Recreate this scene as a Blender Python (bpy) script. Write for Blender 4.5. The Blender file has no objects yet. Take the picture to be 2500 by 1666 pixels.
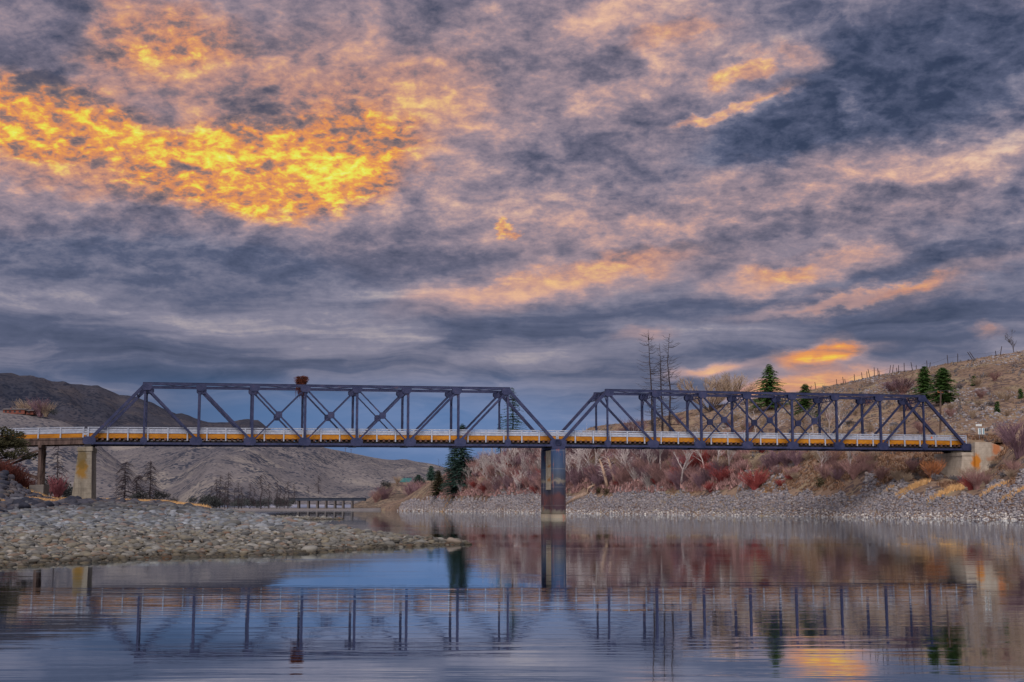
import bpy, math, random
import numpy as np
from mathutils import Vector, Matrix, noise as mnoise

random.seed(7)
rng = np.random.default_rng(11)
scene = bpy.context.scene
col = scene.collection
rad = math.radians

# ------------------------------------------------------------------ camera
F, PITCH, CAMZ = 3366.0, 0.1198, 1.65          # focal length in px of the 2500 px wide photo
cam_data = bpy.data.cameras.new('camera')
cam_data.sensor_width = 36.0
cam_data.lens = F / 2500.0 * 36.0
cam_data.clip_start = 0.5
cam_data.clip_end = 20000.0
cam = bpy.data.objects.new('camera', cam_data)
cam.location = (0, 0, CAMZ)
cam.rotation_euler = (math.pi / 2 + PITCH, 0, 0)
col.objects.link(cam)
scene.camera = cam

vs = scene.view_settings
vs.view_transform = 'Standard'
vs.look = 'None'
vs.exposure = 0.0
vs.gamma = 1.0
vs.use_curve_mapping = False
scene.cycles.max_bounces = 6
scene.cycles.diffuse_bounces = 2
scene.cycles.glossy_bounces = 3
scene.cycles.transparent_max_bounces = 6
scene.cycles.sample_clamp_indirect = 4.0
scene.cycles.use_denoising = True


def direction(px, py):
    xc, yc = (px - 1250.0) / F, -(py - 833.0) / F
    c, s = math.cos(PITCH), math.sin(PITCH)
    return Vector((xc, c - s * yc, s + c * yc))


def at(px, py, Y):
    """World point seen at that bearing and height, Y metres ahead."""
    d = direction(px, py)
    return Vector((0, 0, CAMZ)) + d * (Y / d.y)


def zat(py, Y):
    return at(1250, py, Y).z


def xat(px, Y):
    # bearing -> X for things near the horizon
    return (px - 1250.0) / F * (Y * math.cos(PITCH))


def azel(px, py):
    d = direction(px, py).normalized()
    return math.degrees(math.atan2(d.x, d.y)), math.degrees(math.asin(d.z))


def lin(c):
    out = []
    for v in c[:3]:
        v = v / 255.0
        out.append(v / 12.92 if v <= 0.04045 else ((v + 0.055) / 1.055) ** 2.4)
    return (out[0], out[1], out[2], 1.0)


# ------------------------------------------------------------------ node helpers
class NT:
    def __init__(self, tree):
        self.t = tree
        self.N = tree.nodes
        self.L = tree.links

    def new(self, typ, **kw):
        n = self.N.new(typ)
        for k, v in kw.items():
            setattr(n, k, v)
        return n

    def inp(self, node, i, v):
        if v is None:
            return
        s = node.inputs[i]
        if isinstance(v, bpy.types.NodeSocket):
            self.L.new(v, s)
        else:
            s.default_value = v

    def math(self, op, a, b=None, c=None, clamp=False):
        n = self.new('ShaderNodeMath', operation=op, use_clamp=clamp)
        self.inp(n, 0, a)
        self.inp(n, 1, b)
        self.inp(n, 2, c)
        return n.outputs[0]

    def vmath(self, op, a, b=None, scale=None):
        n = self.new('ShaderNodeVectorMath', operation=op)
        self.inp(n, 0, a)
        self.inp(n, 1, b)
        if scale is not None:
            self.inp(n, 3, scale)
        return n.outputs['Value'] if op in ('LENGTH', 'DOT_PRODUCT') else n.outputs[0]

    def mix(self, f, a, b, mode='MIX'):
        n = self.new('ShaderNodeMix', data_type='RGBA', blend_type=mode, clamp_factor=True)
        self.inp(n, 0, f)
        self.inp(n, 6, a)
        self.inp(n, 7, b)
        return n.outputs[2]

    def noise(self, vec, scale, detail=4, rough=0.5, dist=0.0, out=0, lac=2.0):
        n = self.new('ShaderNodeTexNoise')
        self.inp(n, 'Vector', vec)
        n.inputs['Scale'].default_value = scale
        n.inputs['Detail'].default_value = detail
        n.inputs['Roughness'].default_value = rough
        n.inputs['Lacunarity'].default_value = lac
        n.inputs['Distortion'].default_value = dist
        return n.outputs[out]

    def voronoi(self, vec, scale, feature='F1', out='Distance', rnd=1.0):
        n = self.new('ShaderNodeTexVoronoi', feature=feature)
        self.inp(n, 'Vector', vec)
        n.inputs['Scale'].default_value = scale
        n.inputs['Randomness'].default_value = rnd
        return n.outputs[out]

    def ramp(self, f, stops, interp='LINEAR'):
        n = self.new('ShaderNodeValToRGB')
        cr = n.color_ramp
        cr.interpolation = interp
        while len(cr.elements) < len(stops):
            cr.elements.new(0.5)
        for e, (p, c) in zip(cr.elements, stops):
            e.position = p
            e.color = c if len(c) == 4 else (c[0], c[1], c[2], 1)
        self.inp(n, 0, f)
        return n.outputs[0]

    def maprange(self, v, a, b, c=0.0, d=1.0, smooth=False):
        n = self.new('ShaderNodeMapRange', interpolation_type='SMOOTHSTEP' if smooth else 'LINEAR')
        self.inp(n, 0, v)
        for i, x in enumerate((a, b, c, d)):
            n.inputs[i + 1].default_value = x
        return n.outputs[0]

    def mapping(self, v, loc=(0, 0, 0), rot=(0, 0, 0), scale=(1, 1, 1), typ='POINT'):
        n = self.new('ShaderNodeMapping', vector_type=typ)
        self.inp(n, 0, v)
        n.inputs[1].default_value = loc
        n.inputs[2].default_value = rot
        n.inputs[3].default_value = scale
        return n.outputs[0]


# ------------------------------------------------------------------ world: sunset cloud deck over a clear low-sun sky
SUN_EL, SUN_AZ = 40.0, 188.0        # bearing clockwise from the viewing direction (+Y)
world = bpy.data.worlds.new('World')
scene.world = world
world.use_nodes = True
W = NT(world.node_tree)
W.N.clear()
gen = W.new('ShaderNodeTexCoord').outputs['Generated']
sep = W.new('ShaderNodeSeparateXYZ')
W.L.new(gen, sep.inputs[0])
dx, dy, dz = sep.outputs
az = W.math('MULTIPLY', W.math('ARCTAN2', dx, dy), 180 / math.pi)
el = W.math('MULTIPLY', W.math('ARCSINE', dz), 180 / math.pi)
# cloud-deck plane coordinates (perspective towards the horizon)
inv = W.math('DIVIDE', 1.0, W.math('ADD', W.math('MAXIMUM', dz, 0.0), 0.34))
cmb = W.new('ShaderNodeCombineXYZ')
W.L.new(W.math('MULTIPLY', dx, inv), cmb.inputs[0])
W.L.new(W.math('MULTIPLY', dy, inv), cmb.inputs[1])
deck = W.mapping(cmb.outputs[0], rot=(0, 0, rad(7)))
cmb2 = W.new('ShaderNodeCombineXYZ')
W.L.new(az, cmb2.inputs[0])
W.L.new(el, cmb2.inputs[1])
ang = cmb2.outputs[0]
# warp so that every patch gets a torn cloud edge
wn1 = W.vmath('SUBTRACT', W.noise(deck, 6.0, 2, 0.5, out=1), (0.5, 0.5, 0.5))
wn2 = W.vmath('SUBTRACT', W.noise(deck, 22.0, 5, 0.62, out=1), (0.5, 0.5, 0.5))
calm = W.maprange(el, 5.0, 12.0, 0.32, 1.0, True)
ang_w = W.vmath('ADD', W.vmath('MULTIPLY', wn1, (4.2, 2.4, 0)), W.vmath('MULTIPLY', wn2, (3.2, 1.9, 0)))
ang_w = W.vmath('ADD', ang, W.vmath('SCALE', ang_w, None, calm))


def blob_sum(start, blobs, coord):
    acc = start
    for (px, py, rx, ry, rot, amt) in blobs:
        a, e = azel(px, py)
        v = W.mapping(coord, (a, e, 0), (0, 0, rad(rot)), (rx / 58.7, ry / 58.7, 1.0), 'TEXTURE')
        g = W.new('ShaderNodeTexGradient', gradient_type='QUADRATIC_SPHERE' if False else 'SPHERICAL')
        W.L.new(v, g.inputs[0])
        s = W.maprange(g.outputs['Fac'], 0.0, 0.75, 0.0, amt, True)
        acc = s if acc is None else W.math('ADD', acc, s)
    return acc


#      px    py   rx   ry  rot  amount
WARM = [
    (690, 415, 450, 165, 4, 0.92), (640, 340, 760, 290, 0, 0.17), (1050, 320, 340, 200, 0, 0.08), (70, 265, 380, 140, 0, 0.70), (250, 390, 520, 170, 0, 0.40),
    (370, 70, 280, 140, 0, 0.42), (240, 170, 360, 140, 0, 0.08), (300, 275, 170, 80, 0, -0.30), (800, 180, 650, 300, 0, 0.22),
    (1480, 130, 560, 260, 0, 0.12), (1815, 178, 110, 42, 10, 0.42),
    (1965, 150, 100, 55, 0, 0.38), (1640, 85, 260, 60, 5, 0.25), (1775, 275, 170, 22, 10, 0.36), (1900, 235, 110, 30, 5, 0.35),
    (2120, 450, 620, 180, 8, 0.30), (1860, 690, 220, 60, 5, 0.40), (2060, 640, 240, 60, 8, 0.40),
    (2060, 738, 360, 34, 7, 0.50), (2330, 690, 230, 55, 16, 0.34), (1240, 545, 36, 44, 0, 0.42),
    (1270, 700, 460, 80, 9, 0.40), (1480, 570, 460, 150, 0, 0.16), (2010, 872, 190, 36, 6, 0.95), (2035, 850, 85, 46, 0, 0.55),
    (1740, 905, 170, 26, 8, 0.50), (1960, 935, 330, 46, 6, 0.72), (2420, 806, 60, 26, 0, 0.55),
    (1570, 815, 110, 28, 0, 0.36), (1700, 640, 320, 60, 0, 0.2), (40, 715, 280, 30, 0, 0.25), (300, 690, 760, 150, 0, -0.36),
    (2300, 220, 420, 240, 0, -0.18), (1900, 330, 330, 90, 12, -0.28),
]
BRIGHT = [
    (150, 260, 150, 46, 0, 0.20), (560, 322, 240, 28, 4, 0.30), (440, 395, 150, 60, 0, 0.16), (850, 490, 180, 24, -8, 0.26),
    (740, 425, 220, 70, 0, 0.16), (110, 308, 300, 30, 0, 0.20), (600, 515, 240, 34, 0, 0.2), (470, 180, 60, 40, 0, 0.08), (700, 420, 380, 110, 0, 0.12), (120, 400, 200, 40, 0, 0.12),
    (1500, 225, 240, 70, 30, 0.30), (1440, 50, 240, 80, 20, 0.22), (1830, 180, 110, 40, 0, 0.16), (1965, 155, 90, 50, 0, 0.10),
    (1775, 272, 160, 22, 10, 0.25), (2095, 250, 60, 90, 0, 0.36), (2030, 866, 150, 40, 4, 0.34), (1960, 938, 300, 30, 6, 0.24),
    (1730, 905, 150, 22, 8, 0.24), (1860, 690, 190, 50, 5, 0.28), (2070, 640, 210, 46, 8, 0.26), (2060, 738, 330, 24, 7, 0.30),
    (1240, 545, 30, 40, 0, 0.18), (1270, 700, 420, 45, 9, 0.25), (1560, 560, 260, 70, 0, 0.2), (2250, 400, 340, 90, 14, 0.22), (2470, 400, 120, 100, 0, 0.28),
    (1150, 360, 200, 150, 0, 0.12), (620, 790, 620, 30, -3, 0.13), (1100, 830, 520, 50, -8, 0.16), (1600, 840, 420, 34, 0, 0.12), (40, 715, 260, 20, 0, 0.16),
    (300, 690, 300, 40, 0, 0.1), (1060, 700, 220, 40, 8, 0.12), (1450, 700, 300, 60, 0, 0.1), (1700, 30, 240, 60, 0, 0.1), (1250, 480, 300, 60, 0, 0.12),
    (160, 30, 110, 70, 0, -0.50), (270, 110, 200, 55, 5, -0.28), (560, 92, 190, 55, 0, -0.32), (70, 130, 200, 110, -30, -0.22),
    (1060, 85, 230, 100, 0, -0.26), (1400, 145, 200, 55, 0, -0.22), (1920, 330, 330, 85, 12, -0.46), (2050, 210, 160, 100, 0, -0.30),
    (2330, 110, 380, 180, 0, -0.30), (2200, 220, 520, 280, 0, -0.20), (2310, 270, 330, 80, 0, -0.30), (690, 265, 130, 50, 0, -0.22), (1400, 390, 220, 80, 0, -0.22),
    (2250, 475, 330, 40, 10, -0.28), (2420, 600, 260, 55, 10, -0.26), (2250, 800, 560, 70, 6, -0.26), (1720, 765, 560, 60, -3, -0.20),
    (900, 640, 620, 80, 4, -0.20), (250, 620, 360, 120, 0, -0.18), (330, 850, 560, 34, 0, -0.20), (420, 925, 700, 55, 0, -0.30),
    (20, 790, 260, 55, 0, -0.15), (1650, 300, 140, 55, 0, -0.20), (1900, 560, 340, 40, 6, -0.22), (1500, 430, 260, 55, 0, -0.18), (1640, 620, 300, 40, 0, -0.18),
    (200, 370, 120, 34, 0, -0.24), (150, 180, 160, 55, -20, -0.26), (350, 300, 120, 34, -10, -0.22), (1240, 760, 600, 50, 0, -0.12),
]
base_warm = W.math('MULTIPLY', W.math('MULTIPLY', W.maprange(el, 7.5, 11.5, 0, 1, True), W.maprange(az, 4.0, 14.0, 1, 0.3, True)), 0.24)
warm = W.math('MINIMUM', blob_sum(base_warm, WARM, ang_w), 1.05)
# texture of the deck: billows, crinkles, and long calm bands low down
n1 = W.noise(deck, 5.5, 5, 0.52, 0.25)
n2 = W.noise(W.mapping(deck, loc=(3.1, 1.7, 0)), 17.0, 6, 0.54, 0.45)
n3 = W.noise(W.mapping(deck, loc=(7.3, 5.2, 0)), 52.0, 5, 0.58, 0.3)
bill = W.math('SUBTRACT', 1.0, W.math('ABSOLUTE', W.math('MULTIPLY', W.math('SUBTRACT', n2, 0.5), 5.0)))
n4 = W.noise(W.mapping(deck, loc=(1.9, 8.2, 0)), 170.0, 3, 0.6, 0.2)
tex = W.math('ADD', W.math('MULTIPLY', W.math('SUBTRACT', n1, 0.5), 0.75), W.math('MULTIPLY', W.math('SUBTRACT', n2, 0.5), 1.25))
tex = W.math('ADD', tex, W.math('MULTIPLY', W.math('SUBTRACT', n3, 0.5), W.math('ADD', 0.62, W.math('MULTIPLY', W.maprange(warm, 0.35, 0.8), 0.75))))
tex = W.math('ADD', tex, W.math('MULTIPLY', W.math('SUBTRACT', n4, 0.5), 0.28))
rim_n = W.noise(W.mapping(deck, loc=(4.4, 2.9, 0)), 13.0, 5, 0.52, 0.6)
rims = W.math('SUBTRACT', 1.0, W.math('MINIMUM', W.math('MULTIPLY', W.math('ABSOLUTE', W.math('SUBTRACT', rim_n, 0.5)), 7.0), 1.0))
tex = W.math('ADD', tex, W.math('MULTIPLY', W.math('SUBTRACT', rims, 0.42), 0.15))
bandv = W.vmath('ADD', W.vmath('MULTIPLY', ang, (0.10, 0.78, 0)), W.vmath('MULTIPLY', wn1, (0.8, 0.8, 0)))
bands = W.math('ADD', W.math('MULTIPLY', W.math('SUBTRACT', W.noise(bandv, 1.0, 6, 0.56, 0.35), 0.5), 1.9), W.math('MULTIPLY', W.math('SUBTRACT', n3, 0.5), 0.16))
low = W.maprange(el, 6.0, 13.0, 1.0, 0.0, True)
mixf = W.new('ShaderNodeMix', data_type='FLOAT')
W.L.new(low, mixf.inputs[0])
W.L.new(tex, mixf.inputs[2])
W.L.new(bands, mixf.inputs[3])
tex = mixf.outputs[0]
hot = W.maprange(warm, 0.5, 0.95, 0.0, 1.0, True)
fire_tex = W.math('MULTIPLY', W.math('MULTIPLY', W.math('SUBTRACT', bill, 0.45), 0.16), hot)
tex = W.math('ADD', 0.45, W.math('ADD', W.math('MULTIPLY', tex, W.math('ADD', 0.95, W.math('MULTIPLY', hot, 0.40))), W.math('SUBTRACT', fire_tex, W.math('MULTIPLY', hot, 0.02))))
nn = blob_sum(tex, [b_[:5] + (b_[5] * (0.66 if b_[5] < 0 else 0.85),) for b_ in BRIGHT], ang_w)
nn = W.maprange(nn, -0.40, 1.20)
pos = lambda v: (v + 0.40) / 1.60
grey = W.ramp(nn, [(0.0, lin((34, 44, 70))), (pos(0.0), lin((56, 66, 92))), (pos(0.30), lin((88, 94, 120))), (pos(0.60), lin((134, 131, 150))), (pos(0.95), lin((206, 190, 186)))])
pink = W.ramp(nn, [(0.0, lin((56, 60, 84))), (pos(0.0), lin((80, 82, 102))), (pos(0.28), lin((126, 116, 130))), (pos(0.52), lin((166, 142, 148))), (pos(0.72), lin((208, 162, 150))), (pos(0.90), lin((240, 184, 148))), (pos(1.1), lin((255, 216, 168)))])
fire = W.ramp(nn, [(0.0, lin((84, 84, 102))), (pos(0.0), lin((108, 98, 106))), (pos(0.28), lin((156, 122, 112))), (pos(0.46), lin((214, 138, 96))), (pos(0.64), lin((234, 156, 84))), (pos(0.80), lin((240, 198, 78))), (pos(1.0), lin((236, 232, 84))), (1.0, lin((240, 240, 130)))])
c = W.mix(W.maprange(warm, 0.0, 0.5), grey, pink)
c = W.mix(W.maprange(warm, 0.42, 0.95), c, fire)
# bluer, smoother air near the horizon
blue = blob_sum(None, [(1000, 1070, 950, 190, 0, 0.80), (300, 990, 700, 130, 0, 0.55)], ang)
c = W.mix(W.math('MULTIPLY', blue, 0.85), c, W.mix(W.maprange(az, -16, -4), lin((60, 88, 128)), lin((88, 128, 182))))
# unseen sky overhead and behind the camera, brightened to light the ground
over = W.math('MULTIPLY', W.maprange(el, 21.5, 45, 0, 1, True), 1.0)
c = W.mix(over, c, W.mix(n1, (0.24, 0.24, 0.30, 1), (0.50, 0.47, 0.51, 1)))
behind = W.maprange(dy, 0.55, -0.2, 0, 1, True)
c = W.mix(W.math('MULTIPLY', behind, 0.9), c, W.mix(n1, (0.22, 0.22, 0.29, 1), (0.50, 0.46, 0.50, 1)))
c = W.mix(W.maprange(el, -0.2, -4.0), c, (0.08, 0.08, 0.09, 1))
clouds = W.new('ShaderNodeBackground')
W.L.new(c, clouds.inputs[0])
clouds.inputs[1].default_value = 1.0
sky = W.new('ShaderNodeTexSky', sky_type='NISHITA', sun_disc=False)
sky.sun_elevation = rad(SUN_EL)
sky.sun_rotation = rad(SUN_AZ)
clear = W.new('ShaderNodeBackground')
W.L.new(sky.outputs[0], clear.inputs[0])
clear.inputs[1].default_value = 0.05
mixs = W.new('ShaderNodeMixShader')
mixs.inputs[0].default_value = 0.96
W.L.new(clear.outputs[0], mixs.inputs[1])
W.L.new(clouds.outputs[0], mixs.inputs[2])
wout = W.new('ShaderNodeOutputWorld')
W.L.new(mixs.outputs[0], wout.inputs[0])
world.cycles.sampling_method = 'MANUAL'
world.cycles.sample_map_resolution = 512

sun_data = bpy.data.lights.new('sun', 'SUN')
sun_data.energy = 2.2
sun_data.angle = rad(45)
sun_data.color = (1.0, 0.92, 0.84)
sun = bpy.data.objects.new('sun', sun_data)
sv = Vector((math.sin(rad(SUN_AZ)) * math.cos(rad(SUN_EL)), math.cos(rad(SUN_AZ)) * math.cos(rad(SUN_EL)), math.sin(rad(SUN_EL))))
sun.rotation_euler = sv.to_track_quat('Z', 'Y').to_euler()
sun.location = (0, 0, 60)
col.objects.link(sun)


# ------------------------------------------------------------------ materials
def new_mat(name):
    m = bpy.data.materials.new(name)
    m.use_nodes = True
    t = NT(m.node_tree)
    bsdf = t.N['Principled BSDF']
    bsdf.inputs['Specular IOR Level'].default_value = 0.25
    return m, t, bsdf


def objpos(t):
    return t.new('ShaderNodeNewGeometry').outputs['Position']


def add_bump(t, bsdf, h, strength=0.5, dist=0.1):
    b = t.new('ShaderNodeBump')
    b.inputs['Strength'].default_value = strength
    b.inputs['Distance'].default_value = dist
    t.L.new(h, b.inputs['Height'])
    t.L.new(b.outputs[0], bsdf.inputs['Normal'])


def mat_plain(name, c1, c2, scale, rough=0.8, metal=0.0, bump=0.0, bscale=None, stretch=(1, 1, 1), c3=None, vary=0.0):
    m, t, b = new_mat(name)
    p = t.mapping(objpos(t), scale=stretch)
    n = t.noise(p, scale, 6, 0.6)
    stops = [(0.34, (*c1, 1)), (0.62, (*c2, 1))]
    if c3:
        stops.append((0.74, (*c3, 1)))
    cc = t.ramp(n, stops)
    if vary:
        oi = t.new('ShaderNodeObjectInfo').outputs['Random']
        hsv = t.new('ShaderNodeHueSaturation')
        t.L.new(cc, hsv.inputs['Color'])
        t.L.new(t.maprange(oi, 0, 1, 1 - vary, 1 + vary), hsv.inputs['Value'])
        cc = hsv.outputs[0]
    t.L.new(cc, b.inputs['Base Color'])
    b.inputs['Roughness'].default_value = rough
    b.inputs['Metallic'].default_value = metal
    if bump:
        add_bump(t, b, t.noise(p, bscale or scale * 4, 5, 0.6), bump, 0.08)
    return m


def mat_rock(name, cols, bump=0.4, wet=False):
    """Stone: every rock takes its own tint from its 'tint' attribute, plus mottling."""
    m, t, b = new_mat(name)
    at_ = t.new('ShaderNodeAttribute', attribute_name='tint')
    k = len(cols)
    base = t.ramp(at_.outputs['Fac'], [(i / (k - 1), (*c, 1)) for i, c in enumerate(cols)])
    p = objpos(t)
    n = t.noise(p, 3.0, 6, 0.65)
    mot = t.ramp(n, [(0.3, (0.62, 0.62, 0.62, 1)), (0.7, (1.15, 1.13, 1.08, 1))])
    cc = t.mix(1.0, base, mot, 'MULTIPLY')
    if wet:                                              # damp dark stones at the waterline
        sp = t.new('ShaderNodeSeparateXYZ')
        t.L.new(p, sp.inputs[0])
        lvl = t.math('ADD', sp.outputs[2], t.math('MULTIPLY', t.math('SUBTRACT', t.noise(p, 0.5, 3, 0.5), 0.5), 0.25))
        cc = t.mix(t.maprange(lvl, 0.04, 0.20, 0.8, 0.0, True), cc, t.mix(1.0, cc, (0.34, 0.30, 0.24, 1), 'MULTIPLY'))
        # a pale dusty zone higher on the bar, brown silt lower down
        cc = t.mix(1.0, cc, t.ramp(t.maprange(lvl, 0.1, 1.9), [(0.0, (0.95, 0.92, 0.85, 1)), (0.25, (1.05, 1.03, 0.98, 1)), (0.45, (1.1, 1.2, 1.36, 1)), (0.65, (0.9, 0.98, 1.12, 1)), (1.0, (0.56, 0.58, 0.68, 1))]), 'MULTIPLY')
    t.L.new(cc, b.inputs['Base Color'])
    b.inputs['Roughness'].default_value = 0.75
    add_bump(t, b, t.noise(p, 14.0, 5, 0.65), bump, 0.05)
    return m


M = {}
M['steel'] = mat_plain('weathered_blue_steel', (0.020, 0.028, 0.078), (0.046, 0.052, 0.120), 0.9, 0.5, 0.15, 0.3, 6, c3=(0.095, 0.058, 0.080))
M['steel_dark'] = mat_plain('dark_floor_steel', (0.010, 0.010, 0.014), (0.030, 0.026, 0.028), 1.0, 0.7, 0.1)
M['white'] = mat_plain('white_rail_paint', (0.28, 0.31, 0.41), (0.44, 0.47, 0.57), 2.2, 0.6, 0.0, 0.2, 10, c3=(0.26, 0.24, 0.27))
M['amber'] = mat_plain('amber_timber_paint', (0.34, 0.125, 0.008), (0.52, 0.205, 0.013), 1.6, 0.6, 0.0, 0.3, 8, (0.3, 1, 1), c3=(0.40, 0.16, 0.02))
M['timber'] = mat_plain('weathered_timber', (0.045, 0.030, 0.028), (0.14, 0.095, 0.085), 2.0, 0.85, 0.0, 0.5, 8, (1, 1, 0.25), vary=0.3)
M['asphalt'] = mat_plain('worn_asphalt', (0.045, 0.045, 0.048), (0.07, 0.068, 0.068), 2.0, 0.9)
M['joist'] = mat_plain('red_brown_joist', (0.06, 0.034, 0.028), (0.16, 0.085, 0.068), 0.9, 0.85, vary=0.3)
M['bark'] = mat_plain('grey_bark', (0.035, 0.028, 0.030), (0.085, 0.068, 0.068), 1.5, 0.9)
M['snag'] = mat_plain('dead_wood', (0.030, 0.024, 0.032), (0.075, 0.058, 0.066), 1.2, 0.9)
M['pale_bark'] = mat_plain('pale_branch_bark', (0.35, 0.29, 0.29), (0.55, 0.48, 0.47), 1.2, 0.85, vary=0.22)
M['purple_twig'] = mat_plain('purple_grey_twig', (0.135, 0.075, 0.10), (0.27, 0.165, 0.20), 0.6, 0.9, vary=0.28)
M['mauve_twig'] = mat_plain('mauve_brown_twig', (0.23, 0.125, 0.125), (0.38, 0.225, 0.215), 0.6, 0.9, vary=0.25)
M['red_twig'] = mat_plain('red_osier_twig', (0.20, 0.038, 0.042), (0.34, 0.075, 0.070), 0.8, 0.85, vary=0.25)
M['dark_red_twig'] = mat_plain('dark_red_twig', (0.075, 0.022, 0.020), (0.15, 0.045, 0.036), 0.8, 0.9, vary=0.25)
M['pink_twig'] = mat_plain('pink_red_twig', (0.20, 0.065, 0.085), (0.34, 0.12, 0.14), 0.8, 0.9, vary=0.2)
M['rust_twig'] = mat_plain('rust_brown_twig', (0.36, 0.13, 0.055), (0.52, 0.22, 0.10), 0.8, 0.9, vary=0.15)
M['tan_twig'] = mat_plain('tan_twig', (0.28, 0.20, 0.15), (0.46, 0.35, 0.26), 0.8, 0.9, vary=0.25)
M['sage'] = mat_plain('sagebrush_leaf', (0.11, 0.105, 0.12), (0.22, 0.205, 0.22), 1.0, 0.95, vary=0.3)
M['dark_brush'] = mat_plain('dark_brush_leaf', (0.035, 0.040, 0.045), (0.080, 0.085, 0.085), 1.0, 0.95, vary=0.3)
M['needle'] = mat_plain('conifer_needle', (0.045, 0.110, 0.030), (0.115, 0.215, 0.055), 0.9, 0.8, vary=0.25)
M['needle_blue'] = mat_plain('blue_green_needle', (0.028, 0.068, 0.060), (0.075, 0.140, 0.115), 0.7, 0.8, vary=0.2)
M['juniper'] = mat_plain('juniper_scale_leaf', (0.020, 0.022, 0.012), (0.065, 0.060, 0.028), 0.9, 0.85)
M['straw'] = mat_plain('dry_straw_grass', (0.46, 0.25, 0.10), (0.68, 0.42, 0.20), 1.2, 0.9, vary=0.2)
M['russet'] = mat_plain('russet_bunch_grass', (0.21, 0.115, 0.075), (0.36, 0.215, 0.14), 0.8, 0.9)
M['dry_tuft'] = mat_plain('faded_bunch_grass', (0.24, 0.17, 0.115), (0.40, 0.29, 0.20), 1.0, 0.9)
M['nest'] = mat_plain('rusty_stick', (0.075, 0.020, 0.014), (0.16, 0.048, 0.030), 2.5, 0.9)
M['drift'] = mat_plain('driftwood', (0.30, 0.20, 0.15), (0.52, 0.36, 0.27), 1.5, 0.85)
M['sign_white'] = mat_plain('sign_white', (0.66, 0.70, 0.74), (0.78, 0.80, 0.82), 3, 0.5)
M['sign_blue'] = mat_plain('sign_blue_grey', (0.12, 0.26, 0.36), (0.18, 0.33, 0.43), 3, 0.5)
M['house_red'] = mat_plain('red_brown_siding', (0.16, 0.055, 0.045), (0.24, 0.085, 0.065), 0.6, 0.8)
M['roof_grey'] = mat_plain('grey_shingle', (0.16, 0.15, 0.16), (0.27, 0.25, 0.26), 0.8, 0.9)
M['window'] = mat_plain('dark_window_glass', (0.02, 0.025, 0.035), (0.04, 0.05, 0.06), 0.5, 0.15)
M['teal'] = mat_plain('teal_metal_roof', (0.03, 0.12, 0.13), (0.05, 0.17, 0.175), 0.5, 0.6)
M['far_concrete'] = mat_plain('far_pier_concrete', (0.10, 0.09, 0.095), (0.17, 0.15, 0.15), 0.4, 0.9)
M['bird'] = mat_plain('dark_brown_feather', (0.02, 0.015, 0.012), (0.05, 0.035, 0.03), 8, 0.8)
M['far_steel'] = mat_plain('far_girder_steel', (0.035, 0.045, 0.075), (0.06, 0.075, 0.11), 0.4, 0.7)
M['reflector'] = mat_plain('orange_reflector', (0.75, 0.14, 0.02), (0.85, 0.2, 0.03), 5, 0.4)
M['cobble'] = mat_rock('river_cobble', [(0.06, 0.06, 0.062), (0.17, 0.17, 0.175), (0.26, 0.265, 0.28), (0.13, 0.13, 0.132), (0.28, 0.255, 0.215), (0.085, 0.088, 0.10), (0.20, 0.20, 0.205), (0.19, 0.115, 0.08), (0.36, 0.36, 0.37), (0.15, 0.152, 0.16), (0.23, 0.21, 0.175), (0.10, 0.095, 0.09)], wet=True)
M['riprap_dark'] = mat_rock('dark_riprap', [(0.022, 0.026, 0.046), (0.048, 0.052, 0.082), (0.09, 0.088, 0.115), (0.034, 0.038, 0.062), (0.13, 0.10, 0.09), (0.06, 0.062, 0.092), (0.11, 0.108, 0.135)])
M['riprap'] = mat_rock('bank_riprap', [(0.13, 0.125, 0.155), (0.25, 0.235, 0.28), (0.36, 0.335, 0.375), (0.18, 0.17, 0.21), (0.44, 0.41, 0.43), (0.31, 0.25, 0.245), (0.21, 0.20, 0.245), (0.72, 0.68, 0.66)])


def mat_concrete(name, base1, base2, stains):
    """Concrete with board lines; stains: (colour, centre, size, strength) fixed blotches, real stains and painted side shade."""
    m, t, b = new_mat(name)
    p = objpos(t)
    n = t.noise(p, 1.2, 6, 0.65)
    cc = t.ramp(n, [(0.3, (*base1, 1)), (0.65, (*base2, 1))])
    sp = t.new('ShaderNodeSeparateXYZ')
    t.L.new(p, sp.inputs[0])
    streak = t.noise(t.mapping(p, scale=(1.4, 1.4, 0.12)), 1.6, 4, 0.6)
    cc = t.mix(t.maprange(streak, 0.52, 0.75, 0, 0.55), cc, (base1[0] * 0.45, base1[1] * 0.42, base1[2] * 0.40, 1))
    board = t.math('PINGPONG', t.math('MULTIPLY', sp.outputs[2], 1.0 / 0.7), 0.5)
    cc = t.mix(t.maprange(board, 0.0, 0.05, 0.45, 0.0), cc, (base1[0] * 0.5, base1[1] * 0.5, base1[2] * 0.5, 1))
    wob = t.vmath('ADD', p, t.vmath('MULTIPLY', t.vmath('SUBTRACT', t.noise(p, 1.3, 4, 0.6, out=1), (0.5, 0.5, 0.5)), (1.6, 1.6, 1.6)))
    for (sc_, ctr, size, amt) in stains:
        v = t.mapping(wob, ctr, (0, 0, 0), size, 'TEXTURE')
        g = t.new('ShaderNodeTexGradient', gradient_type='SPHERICAL')
        t.L.new(v, g.inputs[0])
        cc = t.mix(t.maprange(g.outputs['Fac'], 0.05, 0.6, 0, amt, True), cc, (*sc_, 1))
    t.L.new(cc, b.inputs['Base Color'])
    b.inputs['Roughness'].default_value = 0.9
    add_bump(t, b, t.noise(p, 6.0, 5, 0.6), 0.4, 0.05)
    return m


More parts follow.
